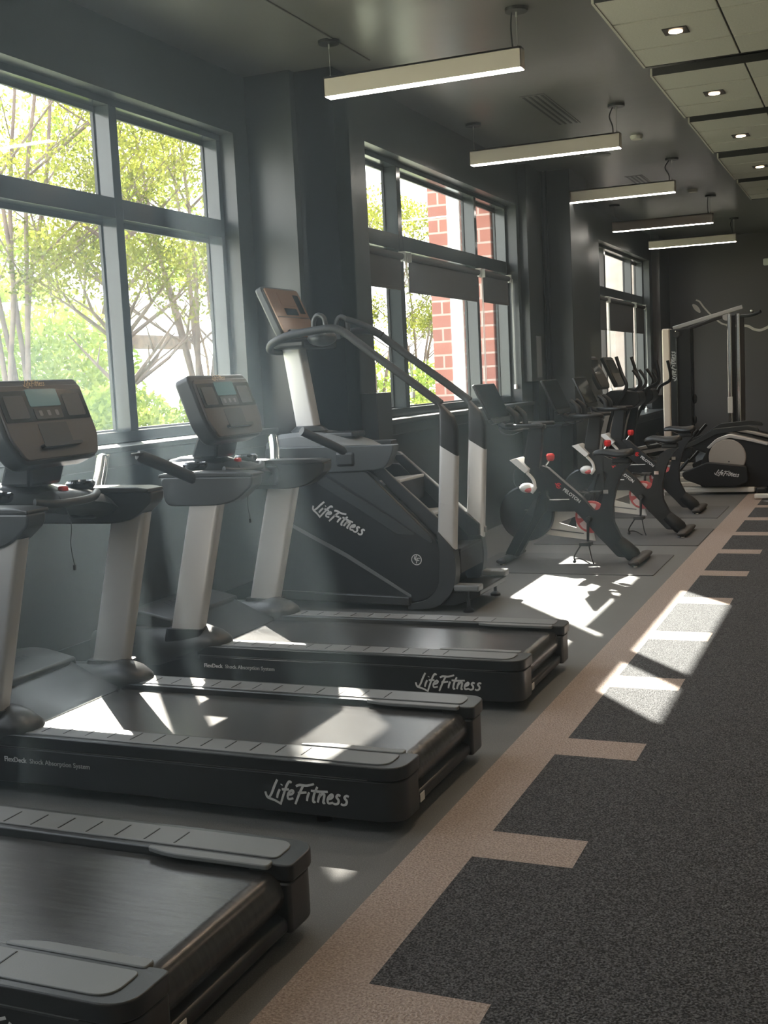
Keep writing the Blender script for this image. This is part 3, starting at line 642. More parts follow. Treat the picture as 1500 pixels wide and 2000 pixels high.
# raised relief panels on the near side
M = MB(); M.prism(rnd([(-3.36, .905), (-3.08, .915), (-2.86, .70), (-2.645, .49), (-2.64, .445), (-2.89, .615)], .02), N0-.012, N0+.01); M.build('upper_relief', 'char2', sc, CO, bevel=.006)
M = MB(); M.prism(rnd([(-3.44, .845), (-3.37, .885), (-2.90, .605), (-2.74, .50), (-2.88, .505), (-3.15, .675)], [.01, .01, .05, .03, .02, .02]), N0-.008, N0+.01); M.build('middle_relief', 'char2', sc, CO, bevel=.004)
M = MB(); M.prism([(-3.70, .60), (-3.24, .37), (-2.80, .105), (-2.80, .085), (-3.25, .345), (-3.70, .575)], N0-.005, N0+.01); M.build('stripe', 'pad_grey', sc, CO, smooth=0)
M = MB(); M.prism(rnd([(-3.78, .055), (-2.80, .035), (-2.80, .095), (-3.78, .115)], .01), N0-.03, N0+.02); M.build('base_rail', 'char2', sc, CO, bevel=.01)
for a, b in ((N0-.02, N0+.075), (N1-.055, N1+.02)):
    out = [(-2.60, .53), (-2.49, .41), (-2.475, .28), (-2.50, .14), (-2.62, .025), (-2.82, .012), (-2.82, .045), (-2.68, .075), (-2.60, .16), (-2.585, .40)]
    M = MB(); M.prism(rnd(out, [.02, .03, .06, .06, .06, .01, .01, .06, .06, .02], 5), a, b); M.build('rear_frame', 'char2', sc, CO, bevel=.01)
    c = (a+b)/2
    sq = rnd([(-.058, -.034), (.058, -.034), (.058, .034), (-.058, .034)], .022, 4)
    M = MB(); L0 = []; L1 = []
    for u, w in sq: L0.append((-2.542+u, c+w, .46-u*.95)); L1.append((-2.505+u, c+w, 1.04-u*.62))
    M.loft([L0, L1]); M.build('silver_post', 'silver', sc, CO)
    M = MB(); loops = []
    for (x, z, k) in ((-2.505, 1.04, -.62), (-2.50, 1.20, -.62), (-2.51, 1.28, -.7), (-2.56, 1.345, -.85)):
        f = 1 if z < 1.25 else (.8 if z < 1.3 else .35); loops.append([(x+u*f, c+w*(1 if f > .5 else .7), z+u*k*f) for u, w in sq])
    M.loft(loops); M.build('post_head', 'black', sc, CO)
    near = c < 7.3
    M = MB()
    path = [(-2.55, c, 1.335), (-2.72, c, 1.465), (-2.95, c, 1.635), (-3.12, c, 1.765), (-3.20, c, 1.825), (-3.27, c, 1.850), (-3.37, c, 1.850)]
    if near: path += [(-3.60, c, 1.825), (-3.73, c+.02, 1.785), (-3.79, c+.08, 1.745), (-3.81, c+.2, 1.735), (-3.82, 7.29, 1.735)]
    else: path += [(-3.60, c, 1.825), (-3.73, c-.02, 1.785), (-3.79, c-.08, 1.745), (-3.81, c-.2, 1.735), (-3.82, 7.30, 1.735)]
    M.tube(spl(path), .027, 12); M.build('handrail', 'grip', sc, CO)
    # pads
    M = MB(); M.box(-2.50, -2.33, c-.05, c+.05, .14, .18); M.build('foot_block', 'pad_grey', sc, CO, smooth=0, bevel=.01)
    M = MB(); M.cyl((-2.42, c, .02), (-2.42, c, .14), .012); M.lathe([(0, 0), (.035, 0), (.035, .015), (.015, .03), (0, .03)], (-2.42, c, 0)); M.build('levelling_foot', 'black', sc, CO)
M = MB(); M.prism([(-2.62, .12), (-2.34, .14), (-2.34, .105), (-2.5, .04), (-2.62, .03)], N0+.03, N1-.0); M.build('rear_bar', 'black', sc, CO, smooth=0, bevel=.008)
# sloping side beams and steps
for a, b in ((N0+.055, N0+.085), (N1-.075, N1-.045)):
    M = MB(); M.prism([(-3.12, .98), (-3.04, .985), (-2.50, .50), (-2.50, .42), (-2.58, .42)], a, b); M.build('step_guard', 'char', sc, CO, smooth=0, bevel=.006)
M = MB(); M.prism([(-3.14, 1.0), (-3.08, 1.0), (-2.47, .47), (-2.47, .43)], N1-.03, N1+.012); M.build('far_edge', 'pad_grey', sc, CO, smooth=0, bevel=.004)
for k in range(3):
    x, z = -3.01+.20*k, .83-.225*k
    M = MB(); M.prism([(x-.10, z-.03), (x+.13, z+.0), (x+.13, z+.02), (x-.10, z)], N0+.09, N1-.08); st = M.build('step', 'steptread' if k < 2 else 'black_matte', sc, CO, smooth=0, bevel=.006)
    M = MB(); M.box(x+.115, x+.128, N0+.09, N1-.08, z-.14, z); M.build('riser', 'black_matte', st, CO, smooth=0)
# mast, console, trays
M = MB(); sq = rnd([(-.075, -.05), (.075, -.05), (.075, .05), (-.075, .05)], .02, 3)
M.loft([[(-3.635+u, 7.30+w, 1.20) for u, w in sq], [(-3.715+u*.95, 7.30+w, 1.74) for u, w in sq]]); M.build('mast', 'silver', sc, CO)
M = MB(); M.lathe([(.12, 0), (.13, .015), (.10, .04), (.085, .05), (0, .05)], (-3.63, 7.30, 1.165)); M.build('mast_collar', 'char2', sc, CO)
M = MB(); loops = []
for x, w, z in ((-3.92, .10, 1.06), (-3.88, .18, 1.13), (-3.78, .22, 1.165), (-3.60, .24, 1.18), (-3.40, .22, 1.15), (-3.22, .18, 1.10), (-3.08, .12, 1.04)):
    loops.append([(x, 7.3-w, 1.0), (x, 7.3-w, z-.03), (x, 7.3-w*.7, z), (x, 7.3+w*.7, z), (x, 7.3+w, z-.03), (x, 7.3+w, 1.0)])
M.loft(loops); M.build('front_cover', 'pad_grey', sc, CO, smooth=55)
M = MB(); M.box(-3.52, -3.26, 7.2, 7.42, 1.13, 1.165); M.build('tray', 'black', sc, CO, smooth=0, bevel=.01)
for a, b in ((N0-.03, N0+.07), (N1-.07, N1+.03)):
    M = MB(); e_ = 0 if a < 7.2 else -.25; M.prism(rnd([(-3.80, 1.085), (-2.865+e_, 1.085), (-2.87+e_, 1.05), (-2.92+e_, .945), (-2.99+e_, .925), (-3.80, .90)], [.03, .01, .03, .06, .05, .03], 6), a, b); M.build('side_shelf', 'char2', sc, CO, bevel=.014, seg=3)
    c = (a+b)/2; q_ = 1 if c < 7.3 else -1
    if q_ < 0: continue
    M = MB(); M.tube(spl([(-3.20, c-.02*q_, 1.03), (-3.25, c-.08*q_, 1.08), (-3.31, c-.20*q_, 1.14), (-3.38, c-.32*q_, 1.205)]), .028, 12); M.build('side_handle', 'grip', sc, CO)
    M = MB(); M.box(-3.28, -3.14, c-.06, c+.03, .95, 1.05); M.build('handle_mount', 'black', sc, CO, smooth=0, bevel=.02, seg=3)
M = MB(); M.box(-3.7, -3.55, N0+.05, N1-.05, .88, 1.05); M.build('front_yoke', 'char', sc, CO, smooth=0, bevel=.02)
CB, CT = Vector((-3.64, 0, 1.825)), Vector((-3.80, 0, 2.175)); et = (CT-CB); CL = et.length; et.normalize(); en = Vector((et.z, 0, -et.x))
def cpt(y, t, n): q = CB+et*t+en*n; return (q.x, y+7.30, q.z)
M = MB(); cslab(M, rnd([(-.24, -.02), (.24, -.02), (.26, .05), (.26, CL), (-.26, CL), (-.26, .05)], .035, 5), -.07, -.01); M.build('console_shell', 'char2', sc, CO, bevel=.014, seg=3)
M = MB(); cslab(M, rnd([(-.225, 0), (.225, 0), (.245, .05), (.245, CL-.02), (-.245, CL-.02), (-.245, .05)], .02, 4), -.012, 0); con = M.build('console_face', 'orange_sheen', sc, CO, bevel=.003)
def crect2(nm, y0, y1, t0, t1, n, mt, par, n0=-.004):
    M = MB(); cslab(M, rnd([(y0, t0), (y1, t0), (y1, t1), (y0, t1)], .006, 3), n0, n); return M.build(nm, mt, par, CO, smooth=0)
crect2('display_screen', -.10, .10, .235, CL-.05, .002, 'orange_sheen', con); crect2('button_panel', -.09, .09, .165, .215, .003, 'darkscreen', con)
crect2('side_keypad', .13, .21, .18, CL-.06, .002, 'darkscreen', con); crect2('reading_rack', -.19, .19, .03, .045, .02, 'char', con, 0); crect2('seam', -.235, .235, .145, .15, .002, 'black', con)
M = MB(); M.box(-3.74, -3.5, N0+.05, N1-.05, 1.74, 1.80); M.build('console_bracket', 'black', sc, CO, smooth=0, bevel=.02)
M = MB(); M.ell((-3.42, 7.14, 1.80), (.10, .10, .055)); M.build('cup_rest', 'char2', sc, CO, smooth=60)
for yv in (7.12, 7.48): M = MB(); M.tube(spl([(-3.46, yv, 1.80), (-3.47, yv, 1.90), (-3.44, yv, 1.95), (-3.39, yv, 1.93), (-3.38, yv, 1.85)]), .017, 10); M.build('pulse_grip', 'char2', sc, CO)
M = MB(); M.tube(spl([(-3.36, 7.42, 1.93), (-3.24, 7.44, 1.88), (-3.12, 7.46, 1.81)]), .022, 10); M.build('inner_handle', 'grip', sc, CO)
d = Vector((.37, 0, -.185)).normalized()
script('side_lettering', (-3.475, N0-.001, .665), d, (-d.z, 0, d.x), .40, 'logo', sc, CO, w=.12, t=.010)
M = MB(); R_ = .036; cx, cz = -2.752, .338
ring = [circ(cx, cz, R_, 32), circ(cx, cz, R_-.005, 32)]
vs = [(x, N0-.0015, z) for x, z in ring[0]+ring[1]]; M.add(vs, [(i, (i+1) % 32, 32+(i+1) % 32, 32+i) for i in range(32)])
for pts in ([(-.3, .75), (-.45, .15), (.0, .1)], [(.05, .9), (-.3, -.1), (.35, -.05)], [(.2, .35), (-.05, -.75)], [(.15, .3), (.8, .3)], [(.1, -.15), (.6, -.15)]):
    p = [Vector((cx+a*R_*.9, cz+b*R_*.9)) for a, b in pts]
    for i in range(len(p)-1):
        q = (p[i+1]-p[i]).normalized(); q = Vector((-q.y, q.x))*.0028
        M.add([(v.x, N0-.002, v.y) for v in (p[i]-q, p[i+1]-q, p[i+1]+q, p[i]+q)], [(0,1,2,3)])
M.build('round_emblem', 'logo', sc, CO, smooth=0)

# ================================================================ SPIN BIKES
YC = 9.05; BO = (-2.25, YC, 0)
bk = thing('spin_bike', 'nearest black spin bike, full side and lettering visible', 'exercise bike', BO, 'black spin bikes in a row')
def bt(name, path, r, mt='black_matte', n=12, par=None, sq=None): M = MB(); M.tube(path, r, n, sq); return M.build(name, mt, par or bk, BO)
def bprism(name, poly, hw, mt='black_matte', r=.012, bev=.012, par=None, yo=0): M = MB(); M.prism(rnd(poly, r), YC+yo-hw, YC+yo+hw); return M.build(name, mt, par or bk, BO, bevel=bev, seg=3)
frame = [(-2.595, .80), (-2.49, .76), (-2.425, .682), (-2.295, .579), (-2.135, .456), (-2.09, .424), (-2.045, .399), (-2.0, .425), (-1.972, .536), (-1.940, .676), (-1.905, .735), (-1.845, .768), (-1.75, .772), (-1.838, .694),
         (-1.873, .575), (-1.905, .455), (-1.900, .314), (-1.839, .193), (-1.743, .085), (-1.80, .045), (-1.863, .045), (-1.961, .144), (-2.012, .205), (-2.09, .315), (-2.178, .400), (-2.426, .403), (-2.455, .385), (-2.603, .146), (-2.668, .035), (-2.78, .035), (-2.70, .187), (-2.552, .395), (-2.502, .539), (-2.509, .663)]
hole = [(-2.425, .497), (-2.195, .497), (-2.36, .625), (-2.43, .64)]
# frame with the triangular opening: built as two solids sharing the beam line
fr = MB()
fr.prism(rnd([(-2.595, .80), (-2.49, .76), (-2.425, .70), (-2.43, .60), (-2.425, .497), (-2.426, .403), (-2.455, .385), (-2.603, .146), (-2.668, .035), (-2.79, .035), (-2.70, .187), (-2.562, .395), (-2.512, .539), (-2.519, .663)], .02), YC-.038, YC+.038)
fr.prism(rnd([(-2.47, .77), (-2.41, .752), (-2.297, .650), (-2.137, .510), (-2.085, .447), (-2.045, .402), (-2.0, .425), (-1.972, .536), (-1.945, .66), (-1.915, .725), (-1.85, .768), (-1.748, .775), (-1.79, .735), (-1.838, .67),
         (-1.873, .575), (-1.90, .455), (-1.897, .314), (-1.839, .193), (-1.735, .085), (-1.79, .040), (-1.87, .045), (-1.961, .144), (-2.03, .215), (-2.10, .30), (-2.178, .385), (-2.37, .545), (-2.47, .60)], .018), YC-.034, YC+.034)
fr.prism([(-2.44, .402), (-2.16, .402), (-2.16, .492), (-2.44, .492)], YC-.03, YC+.03)
fr.build('frame', 'black_matte', bk, BO, bevel=.014, seg=3)
bprism('head_post', [(-2.545, 1.09), (-2.440, 1.09), (-2.455, .90), (-2.478, .75), (-2.60, .79), (-2.585, .90)], .035, r=.015)
bt('beam_edge', [(-2.40, YC-.032, .497), (-2.24, YC-.032, .499)], .0045, 'white', 6)
# stabilisers
for x, nm, sgn in ((-1.70, 'rear_stabiliser', 1), (-2.74, 'front_stabiliser', -1)):
    M = MB(); loops = []
    for yv, rr in ((-.30, .012), (-.285, .030), (-.15, .034), (0, .036), (.15, .034), (.285, .030), (.30, .012)):
        loops.append([(x+1.45*rr*math.cos(2*PI*k/12), YC+yv, .036+rr*math.sin(2*PI*k/12)*.62) for k in range(12)])
    M.loft(loops); st = M.build(nm, 'black' if x < -2 else 'brown_foot', bk, BO)
    for yv in (-.25, .25):
        M = MB(); M.lathe([(0, 0), (.024, 0), (.022, .012), (.008, .016), (.008, .03), (0, .03)], (x, YC+yv, 0)); M.build('levelling_foot', 'chrome', st, BO)
M = MB(); M.tube([(-1.865, YC-.01, .165), (-1.80, YC-.01, .105), (-1.755, YC-.01, .062), (-1.735, YC-.01, .040)], [.052, .060, .062, .050], 16); M.build('rear_boot', 'black_matte', bk, BO, smooth=60)
# flywheel
cx, cz, FR = -2.597, .387, .222
M = MB(); M.lathe([(.0, -.012), (.06, -.014), (.15, -.010), (.17, -.020), (.195, -.022), (FR-.012, -.030), (FR, -.022), (FR, .022), (FR-.012, .030), (.17, .020), (.0, .012)], (cx, YC, cz), 'y', 48); fw_ = M.build('flywheel', 'black', bk, BO)
M = MB(); M.lathe([(.0, -.02), (.03, -.02), (.03, .02), (0, .02)], (cx, YC-.032, cz), 'y', 20); M.build('hub', 'dark_metal', fw_, BO)
# near fork leg over the flywheel
M = MB(); M.tube([(-2.47, YC-.052, .56), (-2.56, YC-.058, .37), (-2.74, YC-.05, .05)], 1, sq=(.012, .038)); M.build('fork_leg', 'black_matte', bk, BO, bevel=.008)
M = MB(); M.tube([(-2.47, YC+.052, .56), (-2.56, YC+.058, .37), (-2.74, YC+.05, .05)], 1, sq=(.012, .038)); M.build('fork_leg', 'black_matte', bk, BO, bevel=.008)
# belt guard on the far side with pulley
def plate_ring(M, out, hl, y0, y1):
    n = len(out); vs = []
    for yv in (y0, y1):
        vs += [(x, yv, z) for x, z in out]+[(x, yv, z) for x, z in hl]
    fs = []
    for i in range(n):
        j = (i+1) % n
        fs += [(i, j, n+j, n+i), (2*n+i, 3*n+i, 3*n+j, 2*n+j), (i, 2*n+i, 2*n+j, j), (n+i, n+j, 3*n+j, 3*n+i)]
    M.add(vs, fs)
M = MB()
for pl in ([(-2.60, .47), (-2.12, .46), (-2.12, .358), (-2.212, .354), (-2.352, .304), (-2.60, .33)], [(-2.60, .33), (-2.352, .304), (-2.206, .262), (-2.08, .262), (-2.06, .160), (-2.40, .200), (-2.60, .24)], [(-2.209, .262), (-2.209, .356), (-2.0, .42), (-2.0, .22)]): M.prism(pl, YC+.045, YC+.062)
bg_ = M.build('belt_guard', 'whitemetal', bk, BO, smooth=0)  # white stands in for the sunlight on the guard
M = MB(); M.prism([(-2.42, .395), (-2.25, .43), (-2.25, .422), (-2.42, .385)], YC+.040, YC+.046); M.prism([(-2.42, .255), (-2.15, .222), (-2.15, .214), (-2.42, .247)], YC+.040, YC+.046); M.build('guard_crease', 'pad_grey', bg_, BO, smooth=0)
M = MB(); M.lathe([(.0, 0), (.125, 0), (.128, .004), (.128, .016), (0, .016)], (-2.085, YC+.028, .352), 'y', 40); pu = M.build('pulley', 'red_dull', bk, BO)
for k in range(5):
    a = k*2*PI/5+.3; c_, s_ = math.cos(a), math.sin(a)
    pp = [(-2.085+c_*u-s_*w, .352+s_*u+c_*w) for u, w in ((.035, 0), (.06, .03), (.100, .045), (.112, 0), (.100, -.045), (.06, -.03))]
    M = MB(); M.prism(rnd(pp, .012, 3), YC+.024, YC+.029); M.build('pulley_cutout', 'pinkwhite', pu, BO, smooth=0)
# cranks and pedals
for s in (-1, 1):
    yv = YC+s*.085; z1 = .352-s*-.0
    e = (-2.088, .165) if s < 0 else (-2.075, .53)
    M = MB(); M.cyl((-2.083, YC+s*.03, .345), (-2.083, YC+s*.10, .345), .022, 16); M.tube([(-2.083, yv, .345), (e[0], yv+s*.01, e[1])], [1, .8], sq=(.010, .017)); ck = M.build('crank', 'black', bk, BO, bevel=.004)
    M = MB(); px, pz = e; py = yv+s*.075
    M.box(px-.045, px+.045, py-.045, py+.045, pz-.012, pz+.012); M.cyl((px, yv, pz), (px, py+.05, pz), .008, 8); pd = M.build('pedal', 'dark_metal', bk, BO, smooth=0, bevel=.004)
    if s < 0:
        M = MB(); M.tube(spl([(px-.04, py, pz-.01), (px-.095, py, pz-.10), (px-.085, py, pz-.14)]), .006, 6); M.tube(spl([(px+.03, py-.03, pz-.01), (px+.045, py-.02, pz-.11), (px+.055, py, pz-.155), (px+.035, py+.02, pz-.165), (px-.04, py+.02, pz-.125), (px-.09, py, pz-.12)]), .005, 6); M.ell((px-.095, py, pz-.14), (.014, .014, .012)); M.build('toe_cage', 'dark_metal', pd, BO)
    else:
        M = MB(); M.tube(spl([(px-.04, py-.03, pz), (px-.12, py-.02, pz+.01), (px-.12, py+.03, pz+.01), (px-.04, py+.03, pz)]), .005, 6); M.build('toe_cage', 'dark_metal', pd, BO)
# knob
M = MB(); M.cyl((-2.455, YC, .735), (-2.405, YC, .80), .007, 8); kn = M.build('resistance_stem', 'chrome', bk, BO)
M = MB(); M.lathe([(0, -.028), (.022, -.028), (.032, -.012), (.034, .014), (.026, .028), (0, .03)], (-2.39, YC, .832), 'z', 9); M.build('resistance_knob', 'red', bk, BO, smooth=25)
# seat
M = MB(); loops = []
for x, w, zt, th in ((-2.052, .010, .864, .024), (-2.030, .024, .880, .044), (-1.98, .032, .892, .056), (-1.92, .046, .888, .060), (-1.86, .072, .880, .062), (-1.80, .092, .884, .066), (-1.755, .088, .890, .062), (-1.73, .058, .880, .040)):
    loops.append([(x, YC+w*math.cos(2*PI*k/14), zt-th/2+th/2*math.sin(2*PI*k/14)-(.012*(abs(math.cos(2*PI*k/14))**3))) for k in range(14)])
M.loft(loops); M.build('saddle', 'black', bk, BO, smooth=70)
bt('saddle_rail', spl([(-1.97, YC, .845), (-1.90, YC, .81), (-1.80, YC, .81), (-1.76, YC, .84)]), .007, 'chrome', 8)
M = MB(); M.box(-1.90, -1.76, YC-.03, YC+.03, .775, .815); M.build('saddle_clamp', 'black', bk, BO, smooth=0, bevel=.01)
M = MB(); M.cyl((-1.945, YC-.055, .56), (-1.945, YC-.03, .56), .014, 10); M.box(-1.965, -1.925, YC-.062, YC-.050, .545, .575); M.build('seat_lever', 'chrome', bk, BO)
# handlebar and grips
M = MB(); M.box(-2.60, -2.42, YC-.03, YC+.03, 1.06, 1.095); M.build('handlebar_slider', 'black', bk, BO, smooth=0, bevel=.012, seg=3)
M = MB(); lp = [(-2.72, 0), (-2.70, .11), (-2.60, .20), (-2.48, .235), (-2.41, .19), (-2.45, .10), (-2.50, .06), (-2.52, 0), (-2.50, -.06), (-2.45, -.10), (-2.41, -.19), (-2.48, -.235), (-2.60, -.20), (-2.70, -.11)]
q = spl([(x, YC+y, 1.095) for x, y in lp]+[(-2.72, YC, 1.095)], 4)[:-1]; M.tube(q, .017, 10, closed=True); M.build('handlebar', 'grip', bk, BO)
for s in (-1, 1): bt('bar_horn', spl([(-2.62, YC+s*.12, 1.095), (-2.625, YC+s*.12, 1.16), (-2.66, YC+s*.115, 1.205), (-2.70, YC+s*.11, 1.235)]), [.024]*10+[.021]*8+[.014], 'grip', 10)
# tablet
CB, CT = Vector((-2.79, 0, 1.165)), Vector((-2.915, 0, 1.435)); et = (CT-CB); CL = et.length; et.normalize(); en = Vector((et.z, 0, -et.x))
def cpt(y, t, n): q = CB+et*t+en*n; return (q.x, y+YC, q.z)
M = MB(); cslab(M, rnd([(-.27, -.01), (.27, -.01), (.27, CL), (-.27, CL)], .02, 4), -.022, -.002); tb = M.build('tablet_shell', 'black', bk, BO, bevel=.004)
M = MB(); cslab(M, rnd([(-.262, 0), (.262, 0), (.262, CL-.008), (-.262, CL-.008)], .014, 4), -.002, 0); M.build('tablet_screen', 'darkscreen', tb, BO, smooth=0)
M = MB(); cslab(M, rnd([(-.23, -.045), (.23, -.045), (.255, -.01), (-.255, -.01)], .01, 3), -.03, -.004); M.build('speaker_bar', 'char', tb, BO, bevel=.004)
bt('tablet_arm', spl([(-2.60, YC, 1.08), (-2.70, YC, 1.07), (-2.79, YC, 1.10), (-2.84, YC, 1.17), (-2.86, YC, 1.24)]), .022, 'black', 10)
bt('device_cable', spl([(-2.80, YC-.03, 1.13), (-2.78, YC-.05, 1.05), (-2.70, YC-.05, 1.02), (-2.60, YC-.045, 1.05)]), .004, 'black', 6)
# front tray, white guard and sensor blob
M = MB(); M.prism(rnd([(-2.700, .822), (-2.640, .836), (-2.545, .745), (-2.575, .715)], .008), YC-.10, YC+.10); M.build('bottle_tray', 'white', bk, BO, bevel=.004)
bt('guard_arm', spl([(-2.575, YC-.045, .717), (-2.525, YC-.045, .66), (-2.515, YC-.045, .60), (-2.545, YC-.045, .56)]), [.014]*12+[.02]*7, 'white', 8)
M = MB(); M.ell((-2.585, YC-.02, .592), (.062, .05, .040)); gg = M.build('flywheel_guard', 'white', bk, BO, smooth=60)
M = MB(); M.ell((-2.565, YC-.052, .577), (.034, .022, .022)); M.build('guard_lens', 'red_dull', gg, BO, smooth=60)
bt('brake_cable', spl([(-2.66, YC-.03, .80), (-2.685, YC-.03, .70), (-2.68, YC-.03, .62), (-2.62, YC-.03, .57)]), .003, 'black', 6)
# lettering along the down tube
d = Vector((.27, 0, -.215)).normalized(); u = Vector((-d.z, 0, d.x))
text('frame_lettering', 'PELOTON', .037, (-2.292, YC-.0355, .573), d, u, 'logo', bk, bold=.001, org=BO)
M = MB(); c = Vector((-2.322, 0, .608)); out = []
for r0, r1, a0, a1 in ((.022, .015, .3, 5.6), (.009, .0, 0, 6.28)):
    n = 20; vs = []
    for k in range(n+1):
        a = a0+(a1-a0)*k/n; vs += [(c.x+r0*math.cos(a), YC-.0362, c.z+r0*math.sin(a)), (c.x+r1*math.cos(a), YC-.0362, c.z+r1*math.sin(a))]
    M.add(vs, [(2*k, 2*k+1, 2*k+3, 2*k+2) for k in range(n)])
M.add([(c.x+a*d.x+b*u.x, YC-.0362, c.z+a*d.z+b*u.z) for a, b in ((-.034, -.006), (-.006, -.006), (-.006, .002), (-.034, .002))], [(0,1,2,3)])
M.build('round_emblem', 'red', bk, BO, smooth=0)
dup(bk, (-2.135, 10.65, 0), 'middle black spin bike, its saddle before the red knob of the next')
dup(bk, (-2.245, 12.32, 0), 'farthest black spin bike, partly hidden behind the middle one')
def mat_(x0, x1, y0, y1, label):
    M = MB(); M.prism(rnd([(x0-(x0+x1)/2, y0-(y0+y1)/2), ((x1-x0)/2, (y0-y1)/2), ((x1-x0)/2, (y1-y0)/2), ((x0-x1)/2, (y1-y0)/2)], .02), 0, .006, 'z'); o = M.build('floor_mat', 'bikemat', smooth=0); o.location = ((x0+x1)/2, (y0+y1)/2, 0)
    tag(o, label, 'mat', 'exercise mats under the bikes')
mat_(-2.95, -1.50, 8.45, 9.42, 'dark mat under the nearest spin bike'); mat_(-2.80, -1.385, 9.92, 10.98, 'dark mat under the middle spin bike'); mat_(-2.85, -1.45, 11.75, 12.75, 'dark mat under the farthest spin bike')

# ================================================================ ELLIPTICALS
E0 = 13.95; EO = (-2.1, 14.3, 0)
el = thing('elliptical_trainer', 'nearer elliptical trainer with a round silver disc and lettered pedal arm', 'elliptical', EO, 'elliptical trainers')
def ep(name, poly, y0, y1, mt='black', r=.02, bev=.01, par=None): M = MB(); M.prism(rnd(poly, r, 6), y0, y1); return M.build(name, mt, par or el, EO, bevel=bev, seg=3)
ep('drive_housing', [(-1.93, .08), (-1.90, .38), (-1.80, .56), (-1.70, .64), (-1.576, .675), (-1.40, .64), (-1.15, .57), (-.95, .50), (-.88, .30), (-.93, .08)], E0+.02, E0+.62, r=.08)
ep('top_arc', [(-1.83, .545), (-1.72, .648), (-1.576, .695), (-1.40, .655), (-1.15, .585), (-1.15, .555), (-1.40, .62), (-1.576, .655), (-1.70, .61), (-1.80, .53)], E0-.01, E0+.15, 'silver', r=.03, bev=.006)
M = MB(); M.lathe([(0, -.012), (.200, -.012), (.208, -.004), (.208, .03), (0, .03)], (-1.600, E0, .43), 'y', 48); dk = M.build('side_disc', 'disc_grey', el, EO)
M = MB(); M.lathe([(0, 0), (.008, 0), (.008, .004), (0, .004)], (-1.58, E0-.016, .38), 'y', 10); M.build('screw', 'black', dk, EO)
for s, y0, y1, dz in ((0, E0-.12, E0-.02, 0), (1, E0+.66, E0+.76, .30)):
    ep('pedal_arm_cover', [(-2.104, .265+dz), (-1.81, .385+dz), (-1.371, .334+dz), (-1.360, .15+dz), (-1.498, .098+dz), (-1.844, .102+dz), (-2.076, .19+dz)], y0, y1, 'black', r=.04)
    M = MB(); M.tube([(-1.9, (y0+y1)/2, .24+dz), (-2.5, (y0+y1)/2, .28+dz*.7), (-3.02, (y0+y1)/2, .40)], 1, sq=(.022, .022)); M.build('pedal_bar', 'silver', el, EO, bevel=.006)
    M = MB(); M.prism(rnd([(-2.62, .33+dz*.6), (-2.28, .31+dz*.8), (-2.28, .345+dz*.8), (-2.62, .36+dz*.6), (-2.66, .44+dz*.6), (-2.68, .44+dz*.6)], .01), (y0+y1)/2-.07, (y0+y1)/2+.09); M.build('foot_pedal', 'black_matte', el, EO, bevel=.008)
    M = MB(); yv = (y0+y1)/2; M.tube([(-2.16, yv, .26+dz), (-2.02, yv, .42+dz)], .02, 8); M.build('link_rod', 'black', el, EO)
script('arm_lettering', (-1.725, E0-.121, .245), (1, 0, -.13), (.13, 0, 1), .27, 'logo', el, EO, w=.12)
ep('upper_link', [(-2.30, .50), (-2.051, .595), (-1.833, .725), (-1.433, .757), (-1.321, .728), (-1.30, .68), (-1.45, .70), (-1.80, .66), (-2.05, .53), (-2.28, .46)], E0+.64, E0+.72, 'char2')
M = MB(); M.prism([(-3.25, .03), (-1.30, .03), (-1.30, .085), (-3.25, .085)], E0-.04, E0+.04); M.build('base_beam', 'whitemetal', el, EO, smooth=0, bevel=.01)
M = MB(); M.prism([(-3.25, .03), (-1.30, .03), (-1.30, .085), (-3.25, .085)], E0+.60, E0+.68); M.build('base_beam', 'whitemetal', el, EO, smooth=0, bevel=.01)
for x in (-3.25, -1.22):
    M = MB(); M.box(x-.06, x+.06, E0-.10, E0+.76, .013 if x > -2 else 0, .09); M.build('end_foot', 'black', el, EO, smooth=0, bevel=.025, seg=3)
for yv in (E0+.10, E0+.54):
    M = MB(); M.loft([[(-3.27+u*1.5, yv+w, .08) for u, w in ((-.06, -.03), (.06, -.03), (.06, .03), (-.06, .03))], [(-3.115+u*1.0, yv+w, .38) for u, w in ((-.06, -.03), (.06, -.03), (.06, .03), (-.06, .03))], [(-2.955+u*.95, E0+.32+(yv-E0-.32)*.45+w, 1.055) for u, w in ((-.06, -.03), (.06, -.03), (.06, .03), (-.06, .03))]]); M.build('mast', 'silver', el, EO, smooth=0, bevel=.008)
M = MB(); M.prism([(-3.10, .10), (-2.95, .10), (-2.83, 1.05), (-2.93, 1.05)], E0+.27, E0+.37); M.build('mast_core', 'black', el, EO, smooth=0, bevel=.01)
ep('console_body', [(-3.11, 1.15), (-2.95, 1.25), (-2.62, 1.22), (-2.60, 1.10), (-2.70, 1.02), (-3.0, 1.03)], E0+.12, E0+.52, 'black', r=.04)
CB, CT = Vector((-3.05, 0, 1.30)), Vector((-3.22, 0, 1.67)); et = (CT-CB); CL = et.length; et.normalize(); en = Vector((et.z, 0, -et.x))
def cpt(y, t, n): q = CB+et*t+en*n; return (q.x, y+E0+.32, q.z)
M = MB(); cslab(M, rnd([(-.25, -.02), (.25, -.02), (.27, .05), (.27, CL), (-.27, CL), (-.27, .05)], .03, 4), -.06, -.008); cs_ = M.build('console_shell', 'char2', el, EO, bevel=.012, seg=3)
M = MB(); cslab(M, rnd([(-.235, 0), (.235, 0), (.255, .05), (.255, CL-.02), (-.255, CL-.02), (-.255, .05)], .02, 4), -.01, 0); M.build('console_face', 'brown_panel', cs_, EO, smooth=0)
